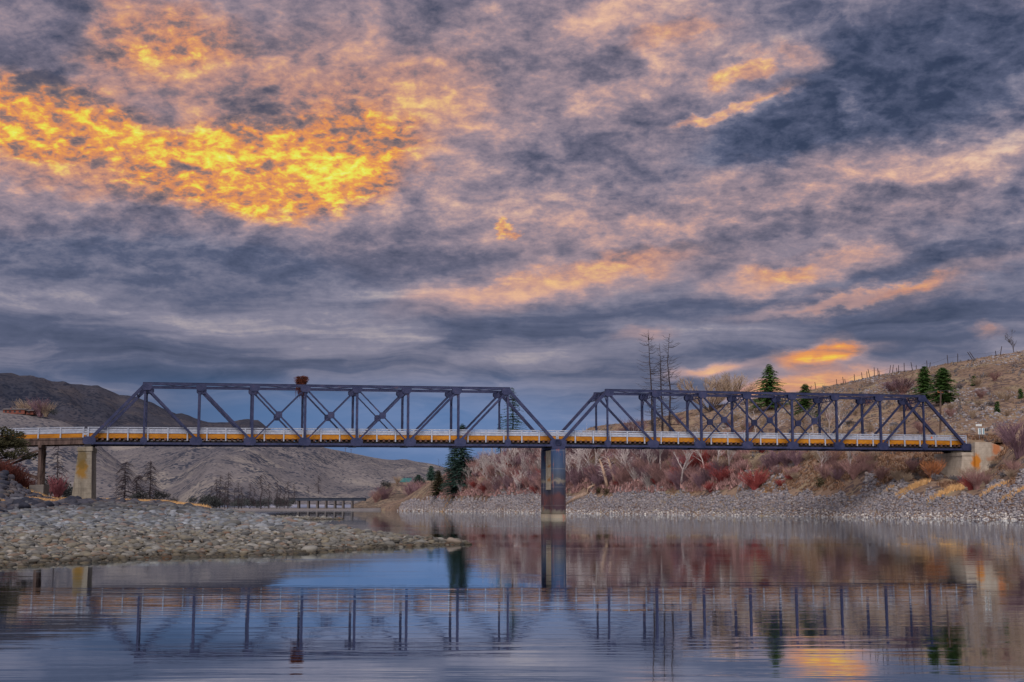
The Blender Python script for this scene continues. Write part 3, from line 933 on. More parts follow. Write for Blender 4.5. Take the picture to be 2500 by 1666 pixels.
def truss_span(S0, label):
    t = thing('truss_span', label, 'bridge span', bp(S0, 0, 0), 'steel truss spans of the bridge')
    S = lambda i: S0 + i * PAN
    TOP = HT - 0.22
    for k, w in enumerate((0.0, WID)):
        sgn = -1 if k == 0 else 1
        m = MB()
        bbox(m, S(1) - 0.35, S(NP - 1) + 0.35, w - 0.23, w + 0.23, TOP - 0.14, TOP + 0.21)
        bbox(m, S(1) - 0.30, S(NP - 1) + 0.30, w - 0.28, w + 0.28, TOP + 0.213, TOP + 0.235)
        tc = m.build('top_chord', M['steel'], t)
        m = MB()
        bbox(m, S(0) - 0.45, S(NP) + 0.45, w - 0.20, w - 0.12, 0.0, 0.30)
        bbox(m, S(0) - 0.45, S(NP) + 0.45, w + 0.12, w + 0.20, 0.0, 0.30)
        for i in range(int(SPAN / 0.9)):
            a = S0 + 0.4 + i * 0.9
            bbox(m, a, a + 0.30, w - 0.118, w + 0.118, 0.003, 0.02)
        bc = m.build('bottom_chord', M['steel'], t)
        for i in range(1, NP):
            for e in (-1, 1):
                m = MB()
                plate(m, S(i) + (0.25 if i < 4 else -0.25 if i > 5 else 0), TOP - 0.42, 1.45, 1.0, w + e * 0.31)
                m.build('gusset_plate', M['steel'], tc)
        for i in range(0, NP + 1):
            for e in (-1, 1):
                m = MB()
                ctr = S(i) + (0.15 if i == 0 else -0.15 if i == NP else (-0.3 if i in (2, 3) else 0.3 if i in (6, 7) else 0))
                plate(m, ctr, 0.52, 1.75 if i not in (1, NP - 1) else 0.9, 1.15, w + e * 0.235)
                m.build('gusset_plate', M['steel'], bc)
        # inclined end posts and verticals
        for a, b_ in ((0, 1), (NP, NP - 1)):
            m = MB()
            m.beam(bp(S(a), w, 0.42), bp(S(b_), w, TOP - 0.05), 0.44, 0.42)
            m.build('end_post', M['steel'], t)
        for i in range(1, NP):
            m = MB()
            thin = i in (1, NP - 1)
            built_member(m, S(i), 0.35, S(i), TOP - 0.22, w, 0.24 if thin else 0.34, 0.34)
            m.build('vertical_post', M['steel'], t)
        for i in range(1, NP - 1):
            main = [(i, i + 1)] if i <= 4 else [(i + 1, i)]
            counter = [(i + 1, i)] if i in (3, 4) else [(i, i + 1)] if i == 5 else []
            for (a, b_) in main:
                m = MB()
                built_member(m, S(a), TOP - 0.30, S(b_), 0.50, w, 0.30 if i not in (3, 4, 5) else 0.22, 0.30)
                d1 = m.build('diagonal', M['steel'], t)
            for (a, b_) in counter:
                m = MB()
                built_member(m, S(a), TOP - 0.30, S(b_), 0.50, w, 0.16, 0.2)
                d2 = m.build('counter_brace', M['steel'], t)
                for e in (-1, 1):
                    m = MB()
                    plate(m, (S(i) + S(i + 1)) / 2, (TOP + 0.2) / 2, 0.95, 0.95, w + e * 0.17, clip=0.22)
                    m.build('crossing_plate', M['steel'], d2)
    # bracing overhead
    for i in range(1, NP):
        m = MB()
        for h in (TOP - 0.05, TOP - 0.85):
            m.beam(bp(S(i), 0.24, h), bp(S(i), WID - 0.24, h), 0.14, 0.12)
        for j in range(8):
            a, b_ = 0.3 + j * (WID - 0.6) / 8, 0.3 + (j + 1) * (WID - 0.6) / 8
            m.beam(bp(S(i), a, TOP - 0.80 if j % 2 else TOP - 0.10), bp(S(i), b_, TOP - 0.10 if j % 2 else TOP - 0.80), 0.06, 0.06)
        for e, w in ((1, 0.2), (-1, WID - 0.2)):
            m.beam(bp(S(i), w, TOP - 2.1), bp(S(i), w + e * 1.15, TOP - 0.86), 0.10, 0.10)
        m.build('sway_frame', M['steel'], t)
    for i in range(1, NP - 1):
        m = MB()
        m.beam(bp(S(i) + 0.2, 0.26, TOP + 0.05), bp(S(i + 1) - 0.2, WID - 0.26, TOP + 0.05), 0.13, 0.09)
        m.beam(bp(S(i) + 0.2, WID - 0.26, TOP - 0.06), bp(S(i + 1) - 0.2, 0.26, TOP - 0.06), 0.13, 0.09)
        m.build('lateral_brace', M['steel'], t)
    for a, b_ in ((0, 1), (NP, NP - 1)):
        m = MB()
        for f in (0.97, 0.84):
            s_, h_ = S(a) + (S(b_) - S(a)) * f, 0.42 + (TOP - 0.47) * f
            m.beam(bp(s_, 0.22, h_), bp(s_, WID - 0.22, h_), 0.15, 0.15)
        for j in range(6):
            f0, f1 = (0.96, 0.85) if j % 2 else (0.85, 0.96)
            w0, w1 = 0.25 + j * (WID - 0.5) / 6, 0.25 + (j + 1) * (WID - 0.5) / 6
            m.beam(bp(S(a) + (S(b_) - S(a)) * f0, w0, 0.42 + (TOP - 0.47) * f0), bp(S(a) + (S(b_) - S(a)) * f1, w1, 0.42 + (TOP - 0.47) * f1), 0.07, 0.07)
        m.build('portal_frame', M['steel'], t)
    # floor
    for i in range(NP + 1):
        m = MB()
        s_ = S(i) + (0.2 if i == 0 else -0.2 if i == NP else 0)
        bbox(m, s_ - 0.03, s_ + 0.03, 0.26, WID - 0.26, 0.02, 0.56)
        for h in (0.02, 0.54):
            bbox(m, s_ - 0.15, s_ + 0.15, 0.265, WID - 0.265, h - 0.015, h + 0.015)
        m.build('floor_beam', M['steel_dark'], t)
    for w in (0.85, 2.1, 3.2, 4.3, WID - 0.85):
        m = MB()
        bbox(m, S(0) + 0.1, S(NP) - 0.1, w - 0.07, w + 0.07, 0.16, 0.58)
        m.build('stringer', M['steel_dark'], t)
    jm = None
    n = int(SPAN / 0.78)
    for i in range(n):
        s_ = S0 + 0.35 + i * (SPAN - 0.7) / (n - 1)
        m = MB()
        bbox(m, s_ - 0.14, s_ + 0.14, 0.44 + 0.06 * random.random(), WID - 0.5, 0.60, 0.975)
        m.build('floor_joist', M['joist'], t)
    m = MB()
    bbox(m, S(0) - 0.2, S(NP) + 0.2, 0.75, WID - 0.75, 0.984, 1.16)
    m.build('deck', M['asphalt'], t)
    railings(t, S0 - 0.2, S0 + SPAN + 0.2, 2.8)
    return t


def railings(t, s0, s1, step, low=0.55):
    for k, w in enumerate((0.62, WID - 0.62)):
        e = 1 if k == 0 else -1
        m = MB()
        bbox(m, s0, s1, w - 0.03, w + 0.03, 2.36, 2.50)
        bbox(m, s0, s1, w - 0.03, w + 0.03, 1.99, 2.24)
        bbox(m, s0, s1, w - 0.03, w + 0.03, 1.62, 1.90)
        rl = m.build('railing', M['white'], t)
        n = max(2, round((s1 - s0) / step))
        for i in range(n + 1):
            s_ = s0 + 0.1 + (s1 - s0 - 0.2) * i / n + random.uniform(-0.06, 0.06)
            m = MB()
            bbox(m, s_ - 0.09, s_ + 0.09, w - e * 0.22, w - e * 0.035, low + 0.02, 2.46)
            m.build('rail_post', M['white'], rl)
            if i < n:
                m = MB()
                L = (s1 - s0 - 0.2) / n
                bbox(m, s_ + 0.02, s_ + L - 0.02, w + e * 0.06, w + e * 0.36, 1.165, 1.61)
                bbox(m, s_ + 0.06, s_ + L - 0.06, w - e * 0.01, w + e * 0.057, 0.90, 1.46)
                m.build('guard_timber', M['amber'], t)


first = truss_span(0.0, 'dark blue steel truss span with a bird nest on its top chord')
second = truss_span(SPAN + GAP, 'dark blue steel truss span that ends at the rust-stained abutment')
# small orange reflector on the railing near the far end
m = MB()
m.cyl(bp(0, 0, 0), bp(0, 0, 0.02), 0.12, 0.12, 10)
s_ = 2 * SPAN + GAP - 6.0
m = MB()
bbox(m, s_ - 0.13, s_ + 0.13, 0.50, 0.545, 1.90, 2.18)
m.build('reflector', M['reflector'], second)

# timber approach at the near-side bank
ap = thing('approach_span', 'timber approach span with white railing over the trestle', 'bridge span', bp(-0.6, 0, 0))
A0, A1 = -44.0, -0.62
m = MB()
bbox(m, A0, A1, 0.75, WID - 0.75, 0.984, 1.16)
m.build('deck', M['asphalt'], ap)
for w in (0.75, 2.3, 4.0, WID - 0.75):
    m = MB()
    for a, b_ in ((A0, -17.02), (-17.0, -6.52), (-6.5, A1)):
        bbox(m, a, b_, w - 0.13, w + 0.13, 0.06, 0.95)
    m.build('girder', M['timber'], ap)
m = MB()
bbox(m, A0, A1, 0.55, 0.60, 0.70, 1.0)
m.build('fascia_board', M['timber'], ap)
railings(ap, A0, -0.6, 3.0, 0.95)

tr = thing('timber_trestle', 'weathered timber trestle with crossed braces on a concrete footing', 'trestle', bp(-6.5, 0, -6.4))
for s_ in (-6.5, -17.0, -28.0):
    zt = soffit(s_)
    zb = 4.75 - zt if s_ > -10 else 6.0 - zt
    for w in (0.55, WID / 2, WID - 0.55):
        m = MB()
        m.beam(bp(s_, w, zb), bp(s_, w, -0.32), 0.42, 0.42, up=AX)
        m.build('post', M['timber'], tr)
    m = MB()
    m.beam(bp(s_, -0.1, -0.14), bp(s_, WID + 0.1, -0.14), 0.45, 0.36)
    m.build('cap_beam', M['timber'], tr)
    m = MB()
    m.beam(bp(s_ + 0.26, 0.4, zb + 0.7), bp(s_ + 0.26, WID - 0.4, -0.9), 0.10, 0.28)
    m.build('sway_brace', M['timber'], tr)
    if s_ > -10:
        m = MB()
        bbox(m, s_ - 1.15, s_ + 0.75, -0.3, WID + 0.4, zb - 1.6, zb - 0.002)
        m.build('footing', mat_concrete('footing_concrete', (0.20, 0.175, 0.165), (0.28, 0.25, 0.235), []), tr)
for (sa, ha, sb, hb) in ((-6.75, -0.75, -16.8, -4.4), (-6.75, -4.6, -16.8, -0.75)):
    for w in (0.30, WID - 0.30):
        m = MB()
        m.beam(bp(sa, w, ha), bp(sb, w + (0.1 if ha < -2 else 0), hb), 0.16, 0.34)
        m.build('brace', M['timber'], tr)

# concrete pier at the shore
P0 = thing('concrete_pier', 'tapered pale concrete pier with yellow lichen stain', 'bridge pier', bp(0, WID / 2, 1.4 - H_L))
cpt = bp(-0.6, -0.9, -3.6)
cpt2 = bp(-0.7, -0.95, -2.0)
M['pier_a'] = mat_concrete('shore_pier_concrete', (0.20, 0.175, 0.145), (0.34, 0.30, 0.25),
                           [((0.29, 0.155, 0.03), tuple(cpt), (1.05, 1.5, 1.9), 0.95), ((0.14, 0.095, 0.03), tuple(cpt2), (1.0, 1.5, 2.0), 0.75), ((0.10, 0.075, 0.065), tuple(bp(0.9, 1.6, -4)), (0.6, 3.2, 5.0), 0.6)])  # last blotch darkens the right side face, its shade put into the colour
m = MB()
zt, zb = -1.0, 1.2 - H_L
sb0, sb1, st0, st1 = -2.05, 0.85, -1.22, 0.60
m.hexa([bp(sb0, -1.1, zb), bp(sb1, -1.1, zb), bp(sb1, WID + 1.1, zb), bp(sb0, WID + 1.1, zb), bp(st0, -0.9, zt), bp(st1, -0.9, zt), bp(st1, WID + 0.9, zt), bp(st0, WID + 0.9, zt)])
m.build('shaft', M['pier_a'], P0)
m = MB()
bbox(m, st0 - 0.12, st1 + 0.12, -1.02, WID + 1.02, zt + 0.002, zt + 0.62)
m.build('cap', M['pier_a'], P0)
for w in (0, WID):
    m = MB()
    bbox(m, -0.45, 0.45, w - 0.3, w + 0.3, zt + 0.624, -0.002)
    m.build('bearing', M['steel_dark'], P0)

# twin column river pier
def mat_column(nm, seed):
    m_, t, b = new_mat(nm)
    p = objpos(t)
    sp = t.new('ShaderNodeSeparateXYZ')
    t.L.new(p, sp.inputs[0])
    z = sp.outputs[2]
    wob = t.math('ADD', z, t.math('MULTIPLY', t.math('SUBTRACT', t.noise(t.mapping(p, loc=(seed, 0, 0), scale=(1, 1, 0.6)), 0.9, 5, 0.65), 0.5), 2.2))
    cc = t.ramp(t.maprange(wob, 0.0, 11.0), [(0.0, (0.30, 0.25, 0.19, 1)), (0.10, (0.26, 0.22, 0.18, 1)), (0.14, (0.10, 0.055, 0.075, 1)), (0.30, (0.115, 0.05, 0.055, 1)),
                                             (0.36, (0.045, 0.045, 0.075, 1)), (0.46, (0.04, 0.045, 0.08, 1)), (0.50, (0.20, 0.17, 0.14, 1)), (0.53, (0.05, 0.06, 0.09, 1)), (0.68, (0.040, 0.065, 0.125, 1)), (1.0, (0.030, 0.060, 0.150, 1))])
    st = t.noise(t.mapping(p, loc=(seed * 3, 4, 0), scale=(2.2, 2.2, 0.10)), 1.3, 5, 0.6)
    cc = t.mix(t.maprange(st, 0.52, 0.66, 0, 0.65), cc, (0.20, 0.17, 0.19, 1))
    ru = t.noise(t.mapping(p, loc=(seed, 9, 2), scale=(0.8, 0.8, 0.35)), 1.1, 5, 0.7)
    cc = t.mix(t.maprange(ru, 0.58, 0.70, 0, 0.85), cc, (0.36, 0.085, 0.05, 1))
    ring = t.math('ABSOLUTE', t.math('SUBTRACT', t.math('MODULO', z, 2.75), 1.9))
    cc = t.mix(t.maprange(ring, 0.03, 0.08, 0.22, 0.0), cc, (0.30, 0.27, 0.25, 1))
    t.L.new(cc, b.inputs['Base Color'])
    b.inputs['Roughness'].default_value = 0.6
    add_bump(t, b, t.noise(p, 5, 4, 0.6), 0.25, 0.05)
    return m_


PS = SPAN + GAP / 2
P1 = thing('river_pier', 'stained twin column pier standing in the river', 'bridge pier', bp(PS, WID / 2, -H_P))
for k, w in enumerate((0.0, WID)):
    c_ = bp(PS, w, 0)
    m = MB()
    m.cyl((c_.x, c_.y, 0.55), (c_.x, c_.y, soffit(PS) - 0.46), 1.13, 1.13, 40)
    m.cyl((c_.x, c_.y, -2.5), (c_.x, c_.y, 0.548), 1.20, 1.20, 40)
    o = m.build('column', mat_column('stained_column_steel', 3 + 5 * k), P1)
    for f in o.data.polygons:
        f.use_smooth = abs(f.normal.z) < 0.5
    m = MB()
    bbox(m, PS - 1.0, PS + 1.0, w - 0.45, w + 0.45, -0.455, -0.012)
    m.build('bearing', M['steel'], P1)
M['web'] = mat_concrete('web_wall_concrete', (0.36, 0.29, 0.22), (0.50, 0.42, 0.33), [((0.36, 0.15, 0.03), tuple(bp(PS - 0.8, 3, -5)), (0.8, 2.5, 0.5), 0.8), ((0.36, 0.15, 0.03), tuple(bp(PS - 0.8, 3, -2.9)), (0.8, 2.5, 0.3), 0.8)])
m = MB()
bbox(m, PS - 0.62, PS + 0.55, 0.9, WID - 0.9, 4.3 - H_P, -0.50)
m.build('web_wall', M['web'], P1)

# abutment on the far bank
E0 = 2 * SPAN + GAP
P2 = thing('bridge_abutment', 'pale concrete abutment with orange rust stains and sloping wing wall', 'abutment', bp(E0, WID / 2, -7))
st = [((0.58, 0.22, 0.03), tuple(bp(E0 + 0.6, -1.5, -1.9)), (1.0, 1.2, 1.9), 1.0), ((0.50, 0.17, 0.06), tuple(bp(E0 + 4.2, -1.5, 0.3)), (1.1, 1.2, 1.4), 0.9),
      ((0.40, 0.16, 0.07), tuple(bp(E0 + 3.4, -1.5, -1.4)), (1.6, 1.2, 0.7), 0.6)]
M['pier_b'] = mat_concrete('abutment_concrete', (0.36, 0.30, 0.25), (0.54, 0.47, 0.40), st)
m = MB()
zb = -8.2
m.hexa([bp(E0 - 2.6, -1.1, zb), bp(E0 + 1.4, -1.1, zb), bp(E0 + 1.4, WID + 1.1, zb), bp(E0 - 2.6, WID + 1.1, zb),
        bp(E0 - 1.6, -1.1, -0.9), bp(E0 + 1.4, -1.1, -0.9), bp(E0 + 1.4, WID + 1.1, -0.9), bp(E0 - 1.6, WID + 1.1, -0.9)])
m.build('seat_wall', M['pier_b'], P2)
m = MB()
bbox(m, E0 - 1.75, E0 + 1.3, -1.18, WID + 1.18, -0.898, -0.36)
m.build('cap', M['pier_b'], P2)
m = MB()
bbox(m, E0 + 0.62, E0 + 1.38, -0.9, WID + 0.9, -0.358, 1.16)
m.build('back_wall', M['pier_b'], P2)
for w0 in (-1.65, WID + 1.2):
    m = MB()
    pts = [(E0 + 0.4, -6.5), (E0 + 4.2, -4.2), (E0 + 6.9, -1.1), (E0 + 7.4, -0.2), (E0 + 3.3, 1.28), (E0 + 0.4, 1.28)]
    lo = [tuple(bp(p[0], w0, p[1])) for p in pts]
    hi = [tuple(bp(p[0], w0 + 0.5, p[1])) for p in pts]
    n = len(pts)
    m.add(lo + hi, [tuple(range(n)), tuple(range(2 * n - 1, n - 1, -1))] + [(j, j + n, (j + 1) % n + n, (j + 1) % n) for j in range(n)])
    m.build('wing_wall', M['pier_b'], P2)
for w in (0, WID):
    m = MB()
    bbox(m, E0 - 0.5, E0 + 0.5, w - 0.3, w + 0.3, -0.358, -0.003)
    m.build('bearing', M['steel_dark'], P2)

# the road past the abutment, turning along the bench
def ribbon(name, pts, half, mat):
    V, Fq = [], []
    for i, p in enumerate(pts):
        p = Vector(p)
        d = Vector(pts[min(i + 1, len(pts) - 1)]) - Vector(pts[max(i - 1, 0)])
        q = Vector((-d.y, d.x, 0)).normalized() * half
        V += [tuple(p - q), tuple(p + q)]
        if i:
            Fq.append((2 * i - 2, 2 * i - 1, 2 * i + 1, 2 * i))
    o = link(name, np_mesh(name, np.array(V), np.array(Fq), mat, False))
    o['kind'] = 'structure'


e = bp(E0 + 1.5, WID / 2, 1.14)
pts = [e + AX * d + Vector((0, 0, min(0.05 * d, 0.9))) for d in (0, 2, 4, 7, 10)] + [e + AX * (10 + 8 * k) + TR * (0.5 * k * k) + Vector((0, 0, 0.9 + 0.5 * k)) for k in (1, 2, 3, 4, 5)]
ribbon('road', pts, 2.6, M['asphalt'])


# ------------------------------------------------------------------ stones
def ico(level):
    import bmesh
    b = bmesh.new()
    bmesh.ops.create_icosphere(b, subdivisions=level, radius=1.0)
    V = np.array([v.co[:] for v in b.verts])
    Fq = np.array([[v.index for v in f.verts] for f in b.faces])
    b.free()
    return V, Fq


ICO = {1: ico(1), 2: ico(2), 3: ico(3)}


def stones(pos, size, level, flat=(0.38, 0.66), angular=0.0, tint=None, seed=1):
    """numpy batch of rounded or angular stones; returns V, F, per-vertex tint"""
    r = np.random.default_rng(seed)
    T, Fq = ICO[level]
    N, nv = len(pos), len(T)
    V = np.repeat(T[None], N, 0).copy()
    for k in range(4):                                   # low-frequency lumps
        d = r.normal(size=(N, 3))
        d /= np.linalg.norm(d, axis=1)[:, None]
        c_ = (V * d[:, None]).sum(-1)
        amp = r.uniform(0.03, 0.14, (N, 1)) * (1.0 if not angular else 1.3)
        V *= (1 + amp * np.sin(c_ * r.uniform(1.5, 3.4, (N, 1)) + r.uniform(0, 6, (N, 1))))[..., None]
    if angular:
        for k in range(7):                               # broken faces
            d = r.normal(size=(N, 3))
            d /= np.linalg.norm(d, axis=1)[:, None]
            h = r.uniform(0.45, 0.85, (N, 1))
            c_ = (V * d[:, None]).sum(-1)
            V -= (np.clip(c_ - h, 0, None) * angular)[..., None] * d[:, None]
    sc = np.stack([r.uniform(0.8, 1.35, N), r.uniform(0.7, 1.0, N), r.uniform(flat[0], flat[1], N)], -1) * (np.asarray(size) / 2)[:, None]
    V *= sc[:, None]
    a = r.uniform(0, 6.283, N)
    tl = r.normal(0, 0.18, N)
    ct, st_ = np.cos(tl)[:, None], np.sin(tl)[:, None]
    x, z = V[..., 0] * ct - V[..., 2] * st_, V[..., 0] * st_ + V[..., 2] * ct
    ca, sa = np.cos(a)[:, None], np.sin(a)[:, None]
    V = np.stack([x * ca - V[..., 1] * sa, x * sa + V[..., 1] * ca, z], -1)
    V += np.asarray(pos)[:, None]
    Fa = (Fq[None] + (np.arange(N) * nv)[:, None, None]).reshape(-1, 3)
    tn = r.uniform(0, 1, N) if tint is None else np.asarray(tint)
    return V.reshape(-1, 3), Fa, np.repeat(tn, nv)


def scatter(land, px0, px1, Y0, Y1, n, ok, seed):
    """ground points, even over the ground area; ok(px, Y, z) keeps or drops"""
    r = np.random.default_rng(seed)
    out = []
    kc = {}
    while len(out) < n:
        px = r.uniform(px0, px1)
        Y = math.sqrt(r.uniform(Y0 ** 2, Y1 ** 2))
        key = round(px / 4)
        if key not in kc:
            kc[key] = land.knots(key * 4)
        z = float(np.interp(Y, kc[key][:, 0], kc[key][:, 1]))
        if ok(px, Y, z, r):
            out.append((px, Y, z))
    A = np.array(out)
    X = (A[:, 0] - 1250) / F * A[:, 1] * math.cos(PITCH)
    Z = A[:, 2] + land.rough(X, A[:, 1], A[:, 2])
    return A[:, 0], np.stack([X, A[:, 1], Z], -1)


def stone_protos(name, mat, level, n, seed, angular=0.0, flat=(0.5, 0.8)):
    P = []
    for k in range(n):
        V, Fa, tn = stones(np.zeros((1, 3)), np.ones(1), level, flat, angular, [(k + 0.5) / n], seed + k)
        P.append(np_mesh(name, V, Fa, mat, smooth=not angular or level > 2, tint=tn))
    return P


def bed(name, label, kind_name, pos, size, n_single, level, mat, protos, group, labels, cat, angular=0.0, flat=(0.36, 0.64), tint=None, seed=5, smooth=True, sink=0.12):
    """the stones that show largest become objects of their own, the rest one ground-cover mesh"""
    pos = pos.copy()
    pos[:, 2] += size * sink
    big = np.argsort(-(size / pos[:, 1]))[:n_single]
    rest = np.setdiff1d(np.arange(len(pos)), big)
    V, Fa, tn = stones(pos[rest], size[rest], level, flat, angular, None if tint is None else tint[rest], seed)
    o = link(name, np_mesh(name, V, Fa, mat, smooth, tn))
    tag(o, label, cat, None, 'stuff')
    r = np.random.default_rng(seed + 1)
    base = None
    for i in big:
        me = protos[int(r.integers(len(protos)))]
        if base is None:
            q = link(kind_name, me)
            base = q
        else:
            q = base.copy()
            q.data = me
            col.objects.link(q)
        q.location = pos[i]
        q.rotation_euler = (r.normal(0, 0.12), r.normal(0, 0.12), r.uniform(0, 6.28))
        s_ = float(size[i])
        q.scale = (s_ * r.uniform(0.85, 1.3), s_ * r.uniform(0.75, 1.0), s_ * r.uniform(0.62, 0.95))
        tag(q, labels, cat, group)


# pale cobbles on the bar
def ok_bar(px, Y, z, r):
    if z < -0.09 or (px < 560 and Y > 124) or Y > 128:
        return False
    mean = np.interp(Y, [38, 60, 90, 120], [0.13, 0.165, 0.25, 0.36])
    return r.uniform() < (0.13 / mean) ** 2 * 1.1


px_, pos = scatter(bar, -140, 1150, 36, 128, 28000, ok_bar, 41)
mean = np.interp(pos[:, 1], [38, 60, 90, 120], [0.125, 0.16, 0.27, 0.42])
size = mean * np.clip(rng.lognormal(0, 0.5, len(pos)), 0.42, 2.6)
# a few specimen boulders seen near the point of the bar
spec = [(1110, 61.8, 0.66), (950, 57.2, 0.62), (755, 50.6, 0.70), (1143, 61.6, 0.40), (640, 64.0, 0.75), (560, 66, 0.8), (205, 72, 0.9), (330, 70, 0.75), (30, 66, 0.7), (470, 86, 0.8), (700, 60, 0.65)]
bar_mat = stone_protos('cobble', M['cobble'], 3, 14, 60, 0.0)
sx = np.array([[xat(p, y), y, max(bar.height(xat(p, y), y), -0.02)] for p, y, d in spec])
pos = np.concatenate([pos, sx])
size = np.concatenate([size, np.array([d for p, y, d in spec])])
bed('cobble_bed', 'rounded pale cobbles that cover the gravel bar', 'cobble', pos, size, 300, 2, M['cobble'], bar_mat, 'river cobbles on the gravel bar',
    'rounded pale grey river cobble lying on the gravel bar', 'cobble', seed=9)

# dark rocks on the bank behind
def ok_dark(px, Y, z, r):
    edge = np.interp(px, [-300, 0, 130, 215, 260, 420], [74, 79, 92, 102, 116, 124])
    return edge < Y < np.interp(px, [-300, 0, 60, 130, 215, 300, 420], [140, 150, 152, 160, 188, 150, 138]) and r.uniform() < 1.0


px_, pos = scatter(bar, -220, 420, 74, 190, 5200, ok_dark, 43)
size = np.interp(pos[:, 1], [80, 150], [0.48, 0.66]) * np.clip(rng.lognormal(0, 0.40, len(pos)), 0.5, 2.2)
dk = stone_protos('bank_rock', M['riprap_dark'], 2, 10, 90, 0.6)
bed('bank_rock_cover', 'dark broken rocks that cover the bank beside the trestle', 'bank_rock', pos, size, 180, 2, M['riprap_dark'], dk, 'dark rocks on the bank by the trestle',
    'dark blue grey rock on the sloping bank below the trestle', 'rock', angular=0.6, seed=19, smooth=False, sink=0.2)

# cobble spit
px_, pos = scatter(spit, 605, 838, 168, 200, 700, lambda px, Y, z, r: z > -0.12, 45)
V, Fa, tn = stones(pos, 0.5 * np.clip(rng.lognormal(0, 0.3, len(pos)), 0.5, 2), 1, (0.45, 0.8), 0, None, 23)
tag(link('spit_cobbles', np_mesh('spit_cobbles', V, Fa, M['cobble'], True, tn)), 'low line of cobbles standing out of the water beyond the bar', 'cobbles', None, 'stuff')


# riprap along the far waterline
def ok_rr(px, Y, z, r):
    kn = RK[int(np.clip(round(px / 10), 90, 320))]
    t_ = (Y - kn[1, 0]) / (kn[2, 0] - kn[1, 0])
    lim = 1.0 + 0.55 * math.sin(px * 0.021) + 0.4 * math.sin(px * 0.083 + 1)
    return -0.12 < t_ < max(0.75, lim) and r.uniform() < (1.0 if t_ < 0.9 else 0.55)


RK = {k: right.knots(k * 10) for k in range(90, 321)}
px_, pos = scatter(right, 960, 2760, 150, 560, 34000, ok_rr, 47)
size = np.interp(pos[:, 2], [0, 1.2, 5], [0.30, 0.36, 0.50]) * np.clip(rng.lognormal(0, 0.32, len(pos)), 0.5, 2.2) * np.interp(pos[:, 1], [170, 500], [0.9, 1.25])
tint = np.where(pos[:, 2] < 0.8 + 0.3 * rng.normal(size=len(pos)), rng.choice([0.57, 1.0, 0.85, 0.57, 0.30], len(pos)), rng.uniform(0, 0.86, len(pos)))
V, Fa, tn = stones(pos + np.array([0, 0, 0.05]), size, 1, (0.55, 0.85), 0.6, tint, 29)
tag(link('riprap', np_mesh('riprap', V, Fa, M['riprap'], False, tn)), 'angular riprap rocks that line the far waterline', 'riprap', None, 'stuff')

# loose stones on the upper slope
def ok_scree(px, Y, z, r):
    return z > 15 and vnoise(px / 60.0, Y / 9.0, 4) > 0.52


px_, pos = scatter(right, 1700, 2760, 220, 400, 8000, ok_scree, 49)
V, Fa, tn = stones(pos, 0.46 * np.clip(rng.lognormal(0, 0.4, len(pos)), 0.4, 2.4), 1, (0.5, 0.85), 0.6, rng.choice([0.28, 0.15, 0.57, 0.7, 0.45, 0.3], len(pos)), 31)
tag(link('loose_stones', np_mesh('loose_stones', V, Fa, M['riprap'], False, tn)), 'loose grey stones strewn over the dry hillside', 'stones', None, 'stuff')


# ------------------------------------------------------------------ vegetation builders (local origin at the foot)
def shrub_mesh(name, mat, h, spread, stems, seed, r0=0.035, twigs=4, lean=0.0, k=3):
    r = random.Random(seed)
    m = MB()
    for i in range(stems):
        a = r.uniform(0, 6.283)
        L = h * r.uniform(0.55, 1.05)
        out = spread * r.uniform(0.1, 1.0)
        x0, y0 = math.cos(a) * spread * 0.15 * r.random(), math.sin(a) * spread * 0.15 * r.random()
        pts = []
        wob = [r.uniform(-0.1, 0.1) * h for _ in range(6)]
        for j in range(5):
            t_ = j / 4
            pts.append((x0 + math.cos(a) * out * t_ ** 1.3 + wob[j] * t_ * 0.6 + lean * t_ * h, y0 + math.sin(a) * out * t_ ** 1.3 + wob[j + 1] * t_ * 0.6, L * (t_ ** 0.85) - 0.1))
        m.tube(pts, [r0, r0 * 0.85, r0 * 0.7, r0 * 0.55, r0 * 0.35], k, False)
        for q in range(twigs):
            j = r.randint(1, 3)
            p = Vector(pts[j]).lerp(Vector(pts[j + 1]), r.random())
            b_ = a + r.uniform(-1.4, 1.4)
            l2 = h * r.uniform(0.16, 0.38)
            e = p + Vector((math.cos(b_) * l2 * 0.55, math.sin(b_) * l2 * 0.55, l2 * r.uniform(0.4, 0.9)))
            mid = p.lerp(e, 0.5) + Vector((r.uniform(-1, 1), r.uniform(-1, 1), r.uniform(-0.3, 0.6))) * l2 * 0.12
            m.tube([p, mid, e], [r0 * 0.55, r0 * 0.45, r0 * 0.28], 3, False)
    return m.mesh(name, mat)


def leafy(m, c, rx, rz, n, s, r):
    """leaf clump: small faces filling an ellipsoid, denser to the outside"""
    for i in range(n):
        d = Vector((r.gauss(0, 1), r.gauss(0, 1), r.gauss(0, 1))).normalized() * (r.random() ** 0.45)
        p = Vector(c) + Vector((d.x * rx, d.y * rx, d.z * rz))
        u = Vector((r.gauss(0, 1), r.gauss(0, 1), r.gauss(0, 1))).normalized() * s * r.uniform(0.5, 1.2)
        w = u.orthogonal().normalized() * s * r.uniform(0.3, 0.7)
        m.add([tuple(p - w), tuple(p + u), tuple(p + w * 0.9 + u * 0.2)], [(0, 1, 2)])


def bush_mesh(name, mat, rad_, h, seed, n=420, s=0.22):
    r = random.Random(seed)
    m = MB()
    for i in range(7):
        a = r.uniform(0, 6.283)
        d = rad_ * r.uniform(0.1, 0.65)
        rr = rad_ * r.uniform(0.35, 0.6)
        leafy(m, (math.cos(a) * d, math.sin(a) * d, h * r.uniform(0.25, 0.65)), rr, h * r.uniform(0.25, 0.4), n // 7, s, r)
    return m.mesh(name, mat)


